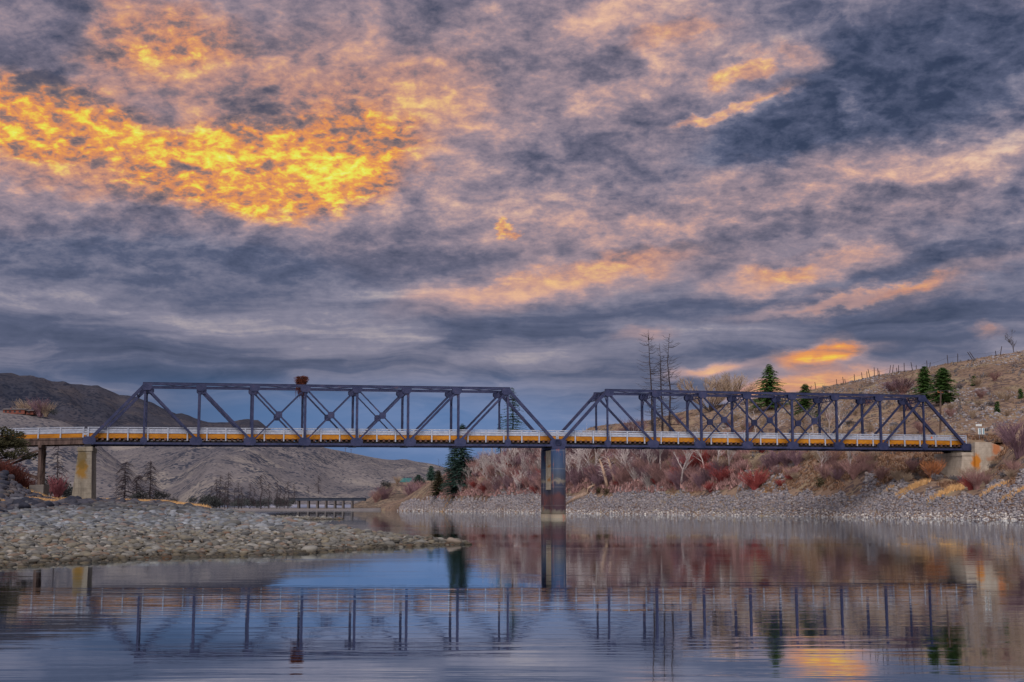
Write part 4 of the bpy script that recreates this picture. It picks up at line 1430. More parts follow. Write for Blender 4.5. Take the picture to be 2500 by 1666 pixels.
def bare_tree_meshes(h, seed, mat_t, mat_b, r0=0.22, width=0.42, depth=4, lean=0.0, first=0.28):
    r = random.Random(seed)
    tm, cm = MB(), MB()

    def grow(p, d, L, rr, lev):
        n = 4
        pts, rad_ = [p], [rr]
        q, dd = p.copy(), d.copy()
        for j in range(n):
            dd = (dd + Vector((r.gauss(0, 0.12), r.gauss(0, 0.12), 0.05 if lev else 0.0))).normalized()
            q = q + dd * (L / n)
            pts.append(q.copy())
            rad_.append(rr * (1 - 0.62 * (j + 1) / n))
        (tm if lev == 0 else cm).tube(pts, rad_, 6 if lev == 0 else 4 if lev == 1 else 3, False)
        if lev >= depth:
            return
        nb = [8, 5, 5, 3][lev]
        for b_ in range(nb):
            t_ = r.uniform(first if lev == 0 else 0.25, 1.0)
            j = min(int(t_ * n), n - 1)
            s_ = pts[j].lerp(pts[j + 1], t_ * n - j)
            a = r.uniform(0, 6.283)
            x = dd.orthogonal().normalized()
            y = dd.cross(x)
            ang = r.uniform(0.4, 0.95)
            nd = (dd * math.cos(ang) + (x * math.cos(a) + y * math.sin(a)) * math.sin(ang) + Vector((0, 0, 0.25))).normalized()
            grow(s_, nd, L * r.uniform(0.38, 0.62) * (width / 0.42), max(rr * (1 - 0.6 * t_) * 0.55, 0.022), lev + 1)
    grow(Vector((0, 0, -0.3)), Vector((lean, 0, 1)).normalized(), h * 0.72, r0, 0)
    return tm.mesh('trunk', mat_t, True), cm.mesh('branches', mat_b)


def conifer_meshes(h, rbase, seed, mat_n, mat_t, clear=0.08, dens=1.0, droop=0.25, power=0.9, gap=0.0, s0=0.34):
    r = random.Random(seed)
    tm, cm = MB(), MB()
    bend = [(r.uniform(-0.03, 0.03) * h * t_, r.uniform(-0.02, 0.02) * h * t_) for t_ in (0, .25, .5, .75, 1)]
    tm.tube([(bend[i][0], bend[i][1], h * i / 4 - 0.3 * (i == 0)) for i in range(5)], [h * 0.016, h * 0.013, h * 0.009, h * 0.005, 0.02], 6, False)
    nl = int(h * 2.4 * dens) + 6
    for l in range(nl):
        t_ = clear + (1 - clear) * (l + r.uniform(-0.3, 0.3)) / nl
        t_ = min(max(t_, clear), 0.995)
        R = rbase * (1 - t_) ** power * r.uniform(0.75, 1.1) + 0.12
        bx, by = np.interp(t_, (0, .25, .5, .75, 1), [b_[0] for b_ in bend]), np.interp(t_, (0, .25, .5, .75, 1), [b_[1] for b_ in bend])
        nb = r.randint(5, 7)
        a0 = r.uniform(0, 6.28)
        for b_ in range(nb):
            if r.random() < gap:
                continue
            a = a0 + 6.283 * b_ / nb + r.uniform(-0.3, 0.3)
            L = R * r.uniform(0.65, 1.12)
            base = Vector((bx, by, h * t_))
            tip = base + Vector((math.cos(a) * L, math.sin(a) * L, -L * droop * r.uniform(0.5, 1.4) + 0.10 * L))
            mid = base.lerp(tip, 0.55) + Vector((0, 0, L * 0.05))
            cm.tube([base, mid, tip], [0.05, 0.035, 0.015], 3, False)
            n = max(5, int(L * 8.0 * dens))
            for q in range(n):
                f = (q + r.random()) / n
                p = base.lerp(mid, f * 2) if f < 0.5 else mid.lerp(tip, f * 2 - 1)
                s = s0 * r.uniform(0.6, 1.2) * (1.1 - 0.45 * f)
                sd = a + r.choice((-1, 1)) * r.uniform(0.5, 1.25)
                u = Vector((math.cos(sd) * s * 1.5, math.sin(sd) * s * 1.5, -s * r.uniform(0.0, 0.8)))
                w = Vector((-math.sin(sd), math.cos(sd), r.uniform(-0.5, 0.5))) * s * 0.42
                cm.add([tuple(p - w), tuple(p + w), tuple(p + u)], [(0, 1, 2)])
    return tm.mesh('trunk', mat_t, True), cm.mesh('crown', mat_n)


def snag_meshes(h, seed, mat, nb=70, L0=2.6, up=0.35, start=0.25, droop=False, r0=None):
    r = random.Random(seed)
    tm, cm = MB(), MB()
    bend = [0, r.uniform(-0.2, 0.2), r.uniform(-0.3, 0.3), r.uniform(-0.4, 0.4), r.uniform(-0.5, 0.5)]
    r0 = r0 or h * 0.014
    pts = [Vector((bend[i], 0, h * i / 4 - 0.4 * (i == 0))) for i in range(5)]
    tm.tube(pts, [r0, r0 * 0.8, r0 * 0.55, r0 * 0.32, 0.03], 7, False)
    for b_ in range(nb):
        t_ = r.uniform(start, 0.98)
        i = min(int(t_ * 4), 3)
        p = pts[i].lerp(pts[i + 1], t_ * 4 - i)
        a = r.uniform(0, 6.283)
        L = L0 * (1 - 0.62 * t_) * r.uniform(0.45, 1.15)
        d = Vector((math.cos(a), math.sin(a), 0))
        if droop:
            q1 = p + d * L * 0.5 + Vector((0, 0, -0.12 * L))
            q2 = p + d * L * 0.95 + Vector((0, 0, -0.55 * L))
        else:
            q1 = p + d * L * 0.5 + Vector((0, 0, -0.02 * L))
            q2 = p + d * L + Vector((0, 0, up * L))
        cm.tube([p, q1, q2], [0.055, 0.042, 0.022], 3, False)
        for q in range(3):
            s_ = q1.lerp(q2, r.random()) if q else p.lerp(q1, r.uniform(0.4, 1))
            e = s_ + Vector((r.gauss(0, 0.5), r.gauss(0, 0.5), (-0.35 if droop else 0.3) * r.random())) * L * 0.38
            cm.tube([s_, e], [0.026, 0.014], 3, False)
    return tm.mesh('trunk', mat, True), cm.mesh('branches', mat)


def grass_mesh(name, mat, rx, ry, n, h, seed, land=None, c=None):
    r = random.Random(seed)
    m = MB()
    for i in range(n):
        a, d = r.uniform(0, 6.283), math.sqrt(r.random())
        x, y = math.cos(a) * d * rx, math.sin(a) * d * ry
        z = land.height(c[0] + x, c[1] + y) - c[2] if land else 0
        for k in range(4):
            b_ = r.uniform(0, 6.283)
            l = h * r.uniform(0.5, 1.1)
            w = 0.05
            m.add([(x - w, y, z - 0.05), (x + w, y, z - 0.05), (x + math.cos(b_) * l * 0.5, y + math.sin(b_) * l * 0.5, z + l)], [(0, 1, 2)])
    return m.mesh(name, mat)


def tree(name, meshes, label, cat, p, rz=0.0, sc=1.0, group=None):
    t = thing(name, label, cat, p, group)
    for me in meshes:
        link(me.name.split('.')[0], me, t)
    t.rotation_euler = (0, 0, rz)
    t.scale = (sc, sc, sc) if not isinstance(sc, tuple) else sc
    return t


def place_copy(src, p, rz, sc, label, group=None):
    t = copy_tree(src)
    t.location = p
    t.rotation_euler = (0, 0, rz)
    t.scale = (sc, sc, sc) if not isinstance(sc, tuple) else sc
    t['label'] = label
    if group:
        t['group'] = group
    elif 'group' in t:
        del t['group']
    return t


def ground_hit(land, px, py, Y0=40.0, Y1=900.0):
    """first ground point on the sight line of that bearing and height"""
    d = direction(px, py)
    d = d / d.y
    Y = Y0
    while Y < Y1:
        if CAMZ + d.z * Y <= land.height(d.x * Y, Y):
            return Vector((d.x * Y, Y, land.height(d.x * Y, Y)))
        Y += 1.0
    return Vector((d.x * Y1, Y1, land.height(d.x * Y1, Y1)))


def stand(land, px, Y):
    x = xat(px, Y)
    return Vector((x, Y, land.height(x, Y)))


R = random.Random(5)
# ------------------------------------------------------------------ far bank thicket
KINDS = {
    'purple': [shrub_mesh('shrub', M['purple_twig'], 3.3, 2.5, 85, 100 + i, 0.032, 7) for i in range(3)],
    'mauve': [shrub_mesh('shrub', M['mauve_twig'], 3.1, 2.4, 80, 110 + i, 0.032, 7) for i in range(3)],
    'red': [shrub_mesh('shrub', M['red_twig'], 2.2, 2.1, 110, 120 + i, 0.032, 6) for i in range(2)],
    'tan': [shrub_mesh('shrub', M['tan_twig'], 2.7, 2.2, 70, 130 + i, 0.032, 7) for i in range(2)],
    'pale': [shrub_mesh('shrub', M['pale_bark'], 4.2, 2.0, 30, 140 + i, 0.05, 5) for i in range(2)],
    'rust': [shrub_mesh('shrub', M['rust_twig'], 2.4, 1.6, 120, 150, 0.045, 3)],
    'sage': [bush_mesh('shrub', M['sage'], 1.5, 1.5, 160 + i) for i in range(2)],
    'darkred': [shrub_mesh('shrub', M['dark_red_twig'], 2.4, 1.7, 90, 170 + i, 0.04, 3) for i in range(2)],
    'pink': [shrub_mesh('shrub', M['pink_twig'], 3.0, 1.2, 90, 175, 0.04, 4)],
    'dark': [bush_mesh('shrub', M['dark_brush'], 2.2, 3.0, 165 + i, 520, 0.28) for i in range(2)],
}
SAY = {
    'purple': ('purple-grey leafless shrub in the thicket on the far bank', 'purple-grey shrubs in the far bank thicket'),
    'mauve': ('mauve-brown leafless shrub in the thicket on the far bank', 'mauve-brown shrubs in the far bank thicket'),
    'red': ('red-stemmed shrub growing above the far riprap', 'red-stemmed shrubs above the far riprap'),
    'tan': ('tan leafless shrub on the dry slope behind the bridge', 'tan shrubs on the dry slope'),
    'pale': ('pale-stemmed leafless shrub in the thicket on the far bank', 'pale-stemmed shrubs in the far bank thicket'),
    'sage': ('low grey sagebrush on the dry slope', 'sagebrush on the dry slope'),
}


def shrub(kind, p, sc=1.0, label=None, group=None, seed=None):
    me = R.choice(KINDS[kind])
    o = link('shrub', me, None, p, R.uniform(0, 6.28), sc)
    lb, gr = SAY.get(kind, (None, None))
    return tag(o, label or lb, 'shrub', group if label else gr)


brush = []
for i in range(270):
    px = R.triangular(1085, 1880, 1300)
    kn = right.knots(px)
    t_ = R.uniform(0.05, 1.3)
    Y = kn[2, 0] + (kn[3, 0] - kn[2, 0]) * t_
    k = R.choices(('purple', 'mauve', 'pale', 'tan', 'red'), (6, 6, 1.3, 1.8 if px > 1500 else 0.8, 0.6))[0]
    brush.append((k, stand(right, px, Y), R.uniform(0.75, 1.5) * (1.0 if px < 1700 else 0.8)))
for i in range(130):                                   # thinner brush on the slope to the right and above the road
    px = R.uniform(1560, 2480)
    kn = right.knots(px)
    if R.random() < 0.45:
        Y = kn[2, 0] + (kn[3, 0] - kn[2, 0]) * R.uniform(0.2, 0.95)
    else:
        Y = kn[4, 0] + (kn[5, 0] - kn[4, 0]) * R.uniform(0.05, 0.75)
    k = R.choices(('mauve', 'tan', 'sage', 'purple'), (2, 3, 4, 1.2))[0]
    brush.append((k, stand(right, px, Y), R.uniform(0.45, 0.9)))
brush.sort(key=lambda q: -q[2] / q[1].y)
for k, p, s_ in brush[:185]:
    shrub(k, p, s_)
# the smaller-looking ones behind and between read as one mass
mV, mF, mI, mats = [], [], [], []
o_ = 0
for k, p, s_ in brush[185:]:
    if k == 'sage':
        k = 'tan'
    me = R.choice(KINDS[k])
    n = len(me.vertices)
    co = np.empty(n * 3, dtype=np.float32)
    me.vertices.foreach_get('co', co)
    lp = np.empty(len(me.loops), dtype=np.int32)
    me.loops.foreach_get('vertex_index', lp)
    a_ = R.uniform(0, 6.28)
    co = co.reshape(-1, 3) * s_
    co = np.stack([co[:, 0] * math.cos(a_) - co[:, 1] * math.sin(a_), co[:, 0] * math.sin(a_) + co[:, 1] * math.cos(a_), co[:, 2]], -1) + np.array(p)
    mV.append(co)
    mF.append(lp.reshape(-1, 4) + o_)
    m_ = me.materials[0]
    if m_ not in mats:
        mats.append(m_)
    mI.append(np.full(len(me.polygons), mats.index(m_), dtype=np.int32))
    o_ += n
me = np_mesh('thicket', np.concatenate(mV), np.concatenate(mF), mats[0], False)
for m_ in mats[1:]:
    me.materials.append(m_)
me.polygons.foreach_set('material_index', np.concatenate(mI))
tag(link('thicket', me), 'mass of small leafless shrubs between the larger ones on the far bank', 'thicket', None, 'stuff')
for px, py, s_ in ((1307, 1205, 1.0), (1183, 1205, 1.3), (1160, 1195, 1.1), (1690, 1150, 1.5), (1715, 1140, 1.6), (1740, 1160, 1.2), (1763, 1185, 1.5), (1735, 1205, 0.9), (1700, 1125, 1.4), (1645, 1190, 0.8),
                   (1602, 1188, 0.8), (1290, 1190, 0.9), (1655, 1192, 0.7), (1905, 1190, 0.6), (1930, 1178, 0.6)):
    shrub('red', ground_hit(right, px, py), s_)
shrub('red', ground_hit(right, 1842, 1197), 1.75, 'bright red rounded shrub standing alone just above the riprap')
shrub('rust', ground_hit(right, 2278, 1173), 1.35, 'dense rust-orange bush beside the bridge abutment')
shrub('sage', ground_hit(right, 2240, 1140), 1.1, 'blue-grey sagebrush above the rust-orange bush')
shrub('mauve', ground_hit(right, 2385, 1196), 0.9, 'reddish leafless bush in front of the abutment wall')
shrub('red', ground_hit(right, 2370, 1198), 0.9, 'low red bush at the foot of the abutment')
shrub('purple', ground_hit(right, 2490, 1120), 1.5, 'large grey leafless bush at the road edge beside the abutment')
shrub('purple', ground_hit(right, 2462, 1085), 1.1, 'smaller grey leafless bush below the road signs')
shrub('purple', ground_hit(right, 2204, 962), (2.0, 1.6, 1.15), 'purple bush on the upper slope beside the two firs')
shrub('purple', ground_hit(right, 2176, 958), (1.4, 1.2, 0.75), 'low purple bush under the fence line')
for px, py in ((1895, 1140), (1920, 1146), (1946, 1138), (1880, 1150)):
    shrub('purple', ground_hit(right, px, py), 0.95)
for px, py in ((2015, 1175), (2050, 1165), (2085, 1172), (2110, 1150), (2030, 1140)):
    shrub('mauve', ground_hit(right, px, py), 0.95)
for px, s_ in ((1335, 1.0), (1352, 1.3), (1372, 0.9), (1390, 0.9), (1312, 0.8)):
    shrub('mauve', stand(right, px, right.knots(px)[4, 0] + 4), s_ * 1.15)
for px, s_ in ((1532, 1.2), (1548, 1.5), (1560, 1.2), (1515, 1.0)):
    shrub('purple', stand(right, px, 395), s_)

# bare pale trees on the bank
PT = [bare_tree_meshes(9.0, 200 + i, M['pale_bark'], M['pale_bark'], 0.20, 0.42, 3, R.uniform(-0.18, 0.1), 0.35) for i in range(4)]
protos = []
spots = [(1230, 1197, 1.15, 0), (1192, 1190, 1.0, 1), (1268, 1195, 1.1, 2), (1290, 1190, 0.95, 3), (1322, 1175, 1.05, 0), (1395, 1180, 1.0, 1), (1425, 1170, 1.05, 2), (1250, 1160, 1.0, 1), (1410, 1140, 1.0, 3),
         (1455, 1150, 1.1, 0), (1520, 1160, 0.95, 1), (1560, 1150, 1.0, 2), (1690, 1120, 0.9, 1), (2005, 1165, 0.6, 1), (2072, 1160, 0.75, 3), (1350, 1150, 0.95, 2), (1550, 1120, 1.0, 0), (1160, 1180, 0.9, 3),
         (1215, 1150, 1.05, 2), (1300, 1140, 1.0, 1), (1380, 1140, 1.0, 0), (1480, 1130, 0.9, 3), (2062, 1060, 0.85, 2), (2030, 1045, 0.8, 0), (1990, 1050, 0.7, 1), (1850, 1040, 0.75, 3), (1900, 1045, 0.7, 2),
         (1180, 1165, 1.0, 0), (1208, 1188, 1.05, 3), (1245, 1185, 1.1, 2), (1278, 1175, 1.1, 0), (1310, 1190, 0.9, 2), (1335, 1160, 1.1, 1), (1365, 1165, 1.1, 3), (1412, 1185, 0.95, 0), (1440, 1160, 1.1, 1), (1535, 1175, 0.95, 3),
         (1585, 1170, 0.9, 0), (1720, 1150, 0.8, 2), (1780, 1150, 0.7, 0), (1145, 1185, 0.8, 1), (1260, 1130, 1.0, 3), (1225, 1130, 1.0, 0)]
roots = {}
for px, py, s_, v in spots:
    p = ground_hit(right, px, py) if py > 1095 else stand(right, px, right.knots(px)[4, 0] + 22)
    lb, gr = 'pale leafless tree among the shrubs of the far bank', 'pale leafless trees on the far bank'
    if v not in roots:
        roots[v] = tree('bare_tree', PT[v], lb, 'tree', p, R.uniform(0, 6.28), s_, gr)
    else:
        place_copy(roots[v], p, R.uniform(0, 6.28), s_, lb, gr)
tree('bare_tree', bare_tree_meshes(5.0, 251, M['bark'], M['bark'], 0.10, 0.42, 3, 0.0, 0.2), 'small dark leafless tree on the skyline beyond the last fence posts', 'tree', stand(right, 2492, 336), 0.5, 1.0)
WT = bare_tree_meshes(12.0, 231, M['pale_bark'], M['pale_bark'], 0.30, 0.36, 3, -0.20, 0.4)
tree('bare_tree', WT, 'white-barked tree leaning beside the red shrubs behind the bridge', 'tree', ground_hit(right, 1664, 1192), 0.0, 1.0)
tree('bare_tree', [bare_tree_meshes(10.0, 237, M['pale_bark'], M['pale_bark'], 0.28, 0.36, 3, -0.16, 0.4)[i] for i in (0, 1)], 'white-barked tree leaning over the riprap right of the tan stump', 'tree', ground_hit(right, 1617, 1165), 0.3, 1.0)
tree('bare_tree', bare_tree_meshes(9.0, 239, M['pale_bark'], M['pale_bark'], 0.26, 0.42, 3, -0.12, 0.4), 'pale tree with thick trunk standing above the red thicket', 'tree', ground_hit(right, 1752, 1155), 0.0, 1.0)
for px, py, s_, lb in ((1484, 1195, 1.0, 'broken tan trunk leaning at the top of the riprap'), (1502, 1183, 0.9, 'shorter tan trunk standing behind the leaning broken one')):
    m = MB()
    m.tube([(0, 0, -0.3), (-0.6, 0, 2.4), (-1.2, 0, 4.6), (-2.0, 0.1, 7.2)], [0.42, 0.38, 0.32, 0.2], 8, True)
    tm = m.mesh('trunk', M['drift'], True)
    m = MB()
    rr = random.Random(px)
    for k in range(26):
        f = rr.uniform(0.3, 1)
        p = Vector((-2.0 * f, 0, 7.2 * f))
        a = rr.uniform(0, 6.28)
        q = p + Vector((math.cos(a), math.sin(a), 0.5)) * rr.uniform(0.8, 2.2)
        m.tube([p, p.lerp(q, 0.5) + Vector((0, 0, 0.25)), q], [0.07, 0.05, 0.025], 3, False)
    tree('bare_tree', (tm, m.mesh('branches', M['pale_bark'])), lb, 'tree', ground_hit(right, px, py), 0.0, s_)
# fallen driftwood below the pier
p0 = ground_hit(right, 1382, 1237)
p1 = ground_hit(right, 1432, 1215)
p2 = ground_hit(right, 1462, 1192)
t = thing('driftwood_log', 'long bleached driftwood log lying across the riprap beside the river pier', 'log', p0)
m = MB()
pts = [p0 + Vector((0, 0, 0.5)), p0.lerp(p1, 0.5) + Vector((0, 0, 0.8)), p1 + Vector((0, 0, 0.8)), p1.lerp(p2, 0.5) + Vector((-1, 0, 1.0)), p2 + Vector((0, 0, 1.2))]
m.tube(pts, [0.35, 0.55, 0.5, 0.35, 0.2], 8)
m.build('trunk', M['drift'], t, True)
m = MB()
m.tube([pts[1] + Vector((0.2, -0.4, -0.2)), pts[2] + Vector((0.5, -0.6, -0.5)), pts[3] + Vector((1.2, -0.5, 0))], [0.22, 0.2, 0.08], 6)
for k in range(8):
    q = pts[4].lerp(pts[2], R.random())
    m.tube([q, q + Vector((R.gauss(0, 1), R.gauss(0, 1), R.uniform(0.4, 1.8)))], [0.09, 0.03], 4, False)
m.build('branches', M['pale_bark'], t)

# the three tall snags and the broad leafless crown beside them
for px, top, Y, s_, lb, lean in ((1597, 805, 352, 1, 'tallest of the three dead conifer snags with a bird near its top', -0.030), (1619, 838, 356, 2, 'thin dead conifer snag between two taller snags', -0.012),
                                 (1640, 816, 350, 3, 'dead conifer snag with the longest drooping lower branches', -0.016)):
    p = stand(right, px, Y)
    h = zat(top, Y) - p.z
    tree('dead_snag', snag_meshes(h, 300 + s_, M['snag'], 105, 6.2 if s_ != 2 else 4.4, 0.24, 0.18, r0=0.34), lb, 'dead tree', p, 0.0, 1.0).rotation_euler = (0, lean, 0)
b0 = at(1583, 828, 351.5)
t = thing('perched_bird', 'small dark bird perched near the top of the tallest snag', 'bird', b0)
V, Fa, tn = stones(np.zeros((1, 3)), np.ones(1), 2, (0.9, 0.95), 0, [0.5], 3)
m = MB()
m.add([tuple(Vector((v[0] * 0.34, v[1] * 0.34, v[2] * 0.75)) + b0) for v in V], [tuple(f) for f in Fa])
m.add([tuple(Vector((v[0] * 0.26 + 0.05, v[1] * 0.26, v[2] * 0.28 + 0.45)) + b0) for v in V], [tuple(f) for f in Fa])
m.add([tuple(b0 + Vector(q)) for q in ((0.15, 0.03, 0.47), (0.15, -0.03, 0.47), (0.28, 0, 0.42))], [(0, 1, 2)])
m.build('body', M['bird'], t, True)
m = MB()
m.add([tuple(b0 + Vector(q)) for q in ((-0.05, 0.07, -0.25), (-0.05, -0.07, -0.25), (-0.2, -0.08, -0.75), (-0.2, 0.08, -0.75), (-0.1, 0.07, -0.25), (-0.1, -0.07, -0.25), (-0.23, -0.08, -0.75), (-0.23, 0.08, -0.75))],
      [(0, 1, 2, 3), (7, 6, 5, 4), (0, 3, 7, 4), (1, 5, 6, 2), (3, 2, 6, 7), (0, 4, 5, 1)])
m.build('tail', M['bird'], t)
for px, Y, s_, lb in ((1738, 398, 1, 'broad leafless tree with fine upright twigs against the glowing sky'), (1795, 402, 2, 'leafless tree with upright twigs next to the lone fir')):
    r_ = random.Random(s_)
    tm, cm = MB(), MB()
    for k in range(17):
        a = r_.uniform(0, 6.28)
        ln = r_.uniform(0.05, 0.85)
        L = r_.uniform(0.85, 1.0) * 14.5
        d = Vector((math.cos(a) * ln, math.sin(a) * ln, 1)).normalized()
        pts = [Vector((0, 0, -0.3)) + d * (L * j / 5) + Vector((r_.gauss(0, 0.25), r_.gauss(0, 0.25), 0)) * j * 0.3 for j in range(6)]
        tm.tube(pts, [0.16, 0.13, 0.10, 0.07, 0.05, 0.025], 5, False)
        for q in range(34):
            j = r_.randint(1, 4)
            p = pts[j].lerp(pts[j + 1], r_.random())
            l = r_.uniform(1.4, 4.2)
            dd = (d + Vector((r_.gauss(0, 0.4), r_.gauss(0, 0.4), 0.5))).normalized()
            e = p + dd * l
            cm.tube([p, p.lerp(e, 0.5) + Vector((r_.gauss(0, 0.15), r_.gauss(0, 0.15), -0.1)), e], [0.045, 0.035, 0.02], 3, False)
            for w in range(3):
                p2_ = p.lerp(e, r_.uniform(0.3, 0.9))
                cm.tube([p2_, p2_ + (dd + Vector((r_.gauss(0, 0.35), r_.gauss(0, 0.35), 0.3))).normalized() * r_.uniform(0.8, 1.7)], [0.04, 0.02], 3, False)
    p = stand(right, px, Y)
    tree('bare_tree', (tm.mesh('trunk', M['bark'], True), cm.mesh('branches', M['tan_twig'])), lb, 'tree', p, 0.0, (1.15 if s_ == 1 else 0.95, 1.1, (zat(906, Y) - p.z) / 17.5))

# conifers
def fir(px, top, base, Y, hw, lb, seed, mat='needle', land=None, **kw):
    p = at(px, base, Y) if land is None else ground_hit(land, px, base) if base else stand(land, px, Y)
    Y = p.y
    hw *= 1.75
    h = zat(top, Y) - p.z
    return tree('conifer', conifer_meshes(h, hw / F * Y, seed, M[mat], M['bark'], **kw), lb, 'conifer tree', p)


fir(1878, 888, 1000, 345, 35, 'lone tall fir behind the truss against the sky', 401, land=right, power=0.7, dens=1.5, s0=0.42)
fir(1966, 936, 1017, 338, 24, 'smaller bright green fir behind the truss posts', 402, land=right, power=0.6, dens=1.6, s0=0.4)
fir(2258, 893, 977, 312, 21, 'slimmer of the two green firs on the hillside', 403, land=right, power=0.6, dens=2.0, s0=0.4)
fir(2303, 897, 988, 304, 28, 'wider of the two green firs on the hillside', 404, land=right, power=0.5, dens=2.0, s0=0.4)
for px, top, py, hw, lb in ((2378, 917, 943, 8, 'small round green conifer high on the stony slope'), (2435, 979, 1008, 8, 'small green conifer low on the stony slope'), (1998, 1010, 1030, 8, 'little yellow-green conifer beside a truss post'), (2492, 950, 975, 7, 'little conifer near the ridge at the stony slope edge')):
    p = ground_hit(right, px, py)
    h = zat(top, p.y) - p.z
    tree('conifer', conifer_meshes(max(h, 2.0), hw / F * p.y, px, M['needle'], M['bark'], dens=1.8, power=0.5, s0=0.3), lb, 'conifer tree', p)
for px in (1448, 1462, 1360, 1480, 2003):
    py = {1448: 1200, 1462: 1207, 1360: 1190, 1480: 1210, 2003: 1192}[px]
    p = ground_hit(right, px, py)
    o = link('shrub', bush_mesh('shrub', M['juniper'], 1.3, 2.2, px, 300, 0.25), None, p)
    tag(o, {1448: 'dark green juniper bush left of the broken tan trunk', 1462: 'green juniper bush below the broken tan trunk', 1360: 'green juniper bush close behind the river pier',
            1480: 'small juniper bush on the riprap under the leaning trunk', 2003: 'olive juniper bush on the riprap behind the truss'}[px], 'shrub')
fir(1251, 944, 0, 470, 38, 'sparse spruce rising behind the end post of the nest span', 405, 'needle_blue', land=right, gap=0.42, dens=0.75, power=0.8, clear=0.15, s0=0.5)
fir(1130, 1034, 0, 470, 30, 'dark blue-green spruce under the bridge deck at the bank end', 406, 'needle_blue', land=right, power=0.6, dens=1.2, s0=0.5)
fir(1108, 1060, 0, 475, 24, 'dark spruce against the bank crest next to a wider spruce', 407, 'needle_blue', land=right, power=0.6, dens=1.2, s0=0.5)
fir(1222, 1010, 0, 480, 14, 'half-dead thin spruce beside the sparse one', 408, 'needle_blue', land=right, gap=0.6, dens=0.6, s0=0.45)
fir(1070, 1148, 1214, 520, 15, 'dark bushy conifer at the tip of the far bank', 409, 'juniper', land=right, power=0.5, dens=1.3, s0=0.5)
fir(1053, 1137, 1188, 545, 11, 'round-topped pine behind the dark bushy conifer', 410, 'needle_blue', land=right, power=0.45, dens=1.2, clear=0.3, s0=0.5)
fir(1021, 1158, 1196, 790, 16, 'pointed pine on the knoll across the river', 411, 'needle_blue', power=0.6, s0=0.7)
fir(1033, 1170, 1200, 790, 11, 'shorter pine leaning against the pointed pine on the knoll', 412, 'needle_blue', power=0.6, s0=0.7)
p = at(1073, 1150, 560)
tree('dead_snag', snag_meshes(zat(1122, 560) - zat(1150, 560) + 4, 471, M['snag'], 12, 3.0, 0.6, 0.5), 'bare forked snag standing above the dark bushy conifer', 'dead tree', p - Vector((0, 0, 4)))

# knoll brush
for px, py, k, s_, lb in ((941, 1198, 'dark', 2.0, 'dark evergreen bush at the left shoulder of the river knoll'), (938, 1226, 'purple', 2.6, 'purple bush at the foot of the river knoll'), (1005, 1222, 'purple', 3.0, 'large purple bush below the pines of the knoll'),
                          (1030, 1215, 'mauve', 2.8, 'mauve bush between the knoll and the dark conifer'), (970, 1182, 'tan', 1.6, 'round tan tree crown beside the teal roof on the knoll'), (918, 1228, 'mauve', 2.0, 'brownish bush at the left end of the knoll'), (985, 1230, 'sage', 2.0, 'grey bush near the knoll shore')):
    shrub(k, at(px, py, 742 + (1240 - py) * 0.8), s_, lb)
t = thing('cabin', 'tiny cabin with a teal roof on top of the river knoll', 'house', at(990, 1182, 806))
c0 = at(990, 1182, 806)
m = MB()
m.hexa([c0 + Vector(q) for q in ((-3, -2, -1), (3, -2, -1), (3, 2, -1), (-3, 2, -1), (-3, -2, 1.2), (3, -2, 1.2), (3, 2, 1.2), (-3, 2, 1.2))])
m.build('wall', M['timber'], t)
m = MB()
m.add([tuple(c0 + Vector(q)) for q in ((-3.5, -2.6, 1.0), (3.5, -2.6, 1.0), (3.5, 2.6, 1.0), (-3.5, 2.6, 1.0), (-3.5, 0, 3.4), (3.5, 0, 3.4))], [(0, 1, 5, 4), (2, 3, 4, 5), (1, 2, 5), (3, 0, 4), (3, 2, 1, 0)])
m.build('roof', M['teal'], t)

# left bank: dead pines under the span, brush, juniper
for px, top, base, Y, s_, lb in ((303, 1126, 1224, 300, 1, 'dead pine with drooping branches just past the concrete pier'), (334, 1158, 1226, 296, 2, 'smaller dead pine between two larger dead pines'), (366, 1124, 1223, 305, 3, 'thickest dead pine under the nest span')):
    p = stand(bar, px, Y)
    tree('dead_snag', snag_meshes(zat(top, Y) - p.z, 500 + s_, M['snag'], 130, 4.6 if s_ != 2 else 3.0, 0.2, 0.10, True, r0=0.17), lb, 'dead tree', p, 0.4 * s_)
fp = None
for i, (px, top, Y) in enumerate(((514, 1185, 440), (528, 1168, 470), (536, 1160, 470), (549, 1178, 460), (556, 1152, 480), (582, 1176, 470), (590, 1186, 480), (610, 1180, 500), (637, 1158, 520), (656, 1178, 520), (676, 1176, 540), (683, 1188, 540), (703, 1174, 560), (695, 1190, 560), (572, 1190, 470), (620, 1192, 500),
                                  (777, 1160, 760), (752, 1186, 760), (718, 1180, 700), (743, 1135, 900), (137, 1085, 260))):
    p = Vector((xat(px, Y), Y, 2.0))
    if px in (137,):
        p = stand(bar, px, Y)
    elif px in (743, 777, 752, 718):
        p = at(px, {743: 1150, 777: 1205, 752: 1205, 718: 1222}[px], Y)
    elif Y < 620:
        p.z = 1.4
    h = zat(top, Y) - p.z
    lb, gr = 'small dead pine on the river flat below the bare hill', 'small dead pines on the river flat'
    if px == 137:
        lb, gr = 'dead pine with wide branches between the trestle and the concrete pier', None
    elif Y > 600:
        lb, gr = 'lone dead pine on the slope above the low bridge', 'lone dead pines above the low bridge'
    if fp is None or px in (137,):
        fp = fp or None
        q = tree('dead_snag', snag_meshes(10.0, 520 + i, M['snag'], 70, 3.6, 0.2, 0.15, True, r0=0.2), lb, 'dead tree', p, R.uniform(0, 6.28), h / 10.0, gr)
        fp = fp or q
    else:
        place_copy(fp, p, R.uniform(0, 6.28), h / 10.0, lb, gr)
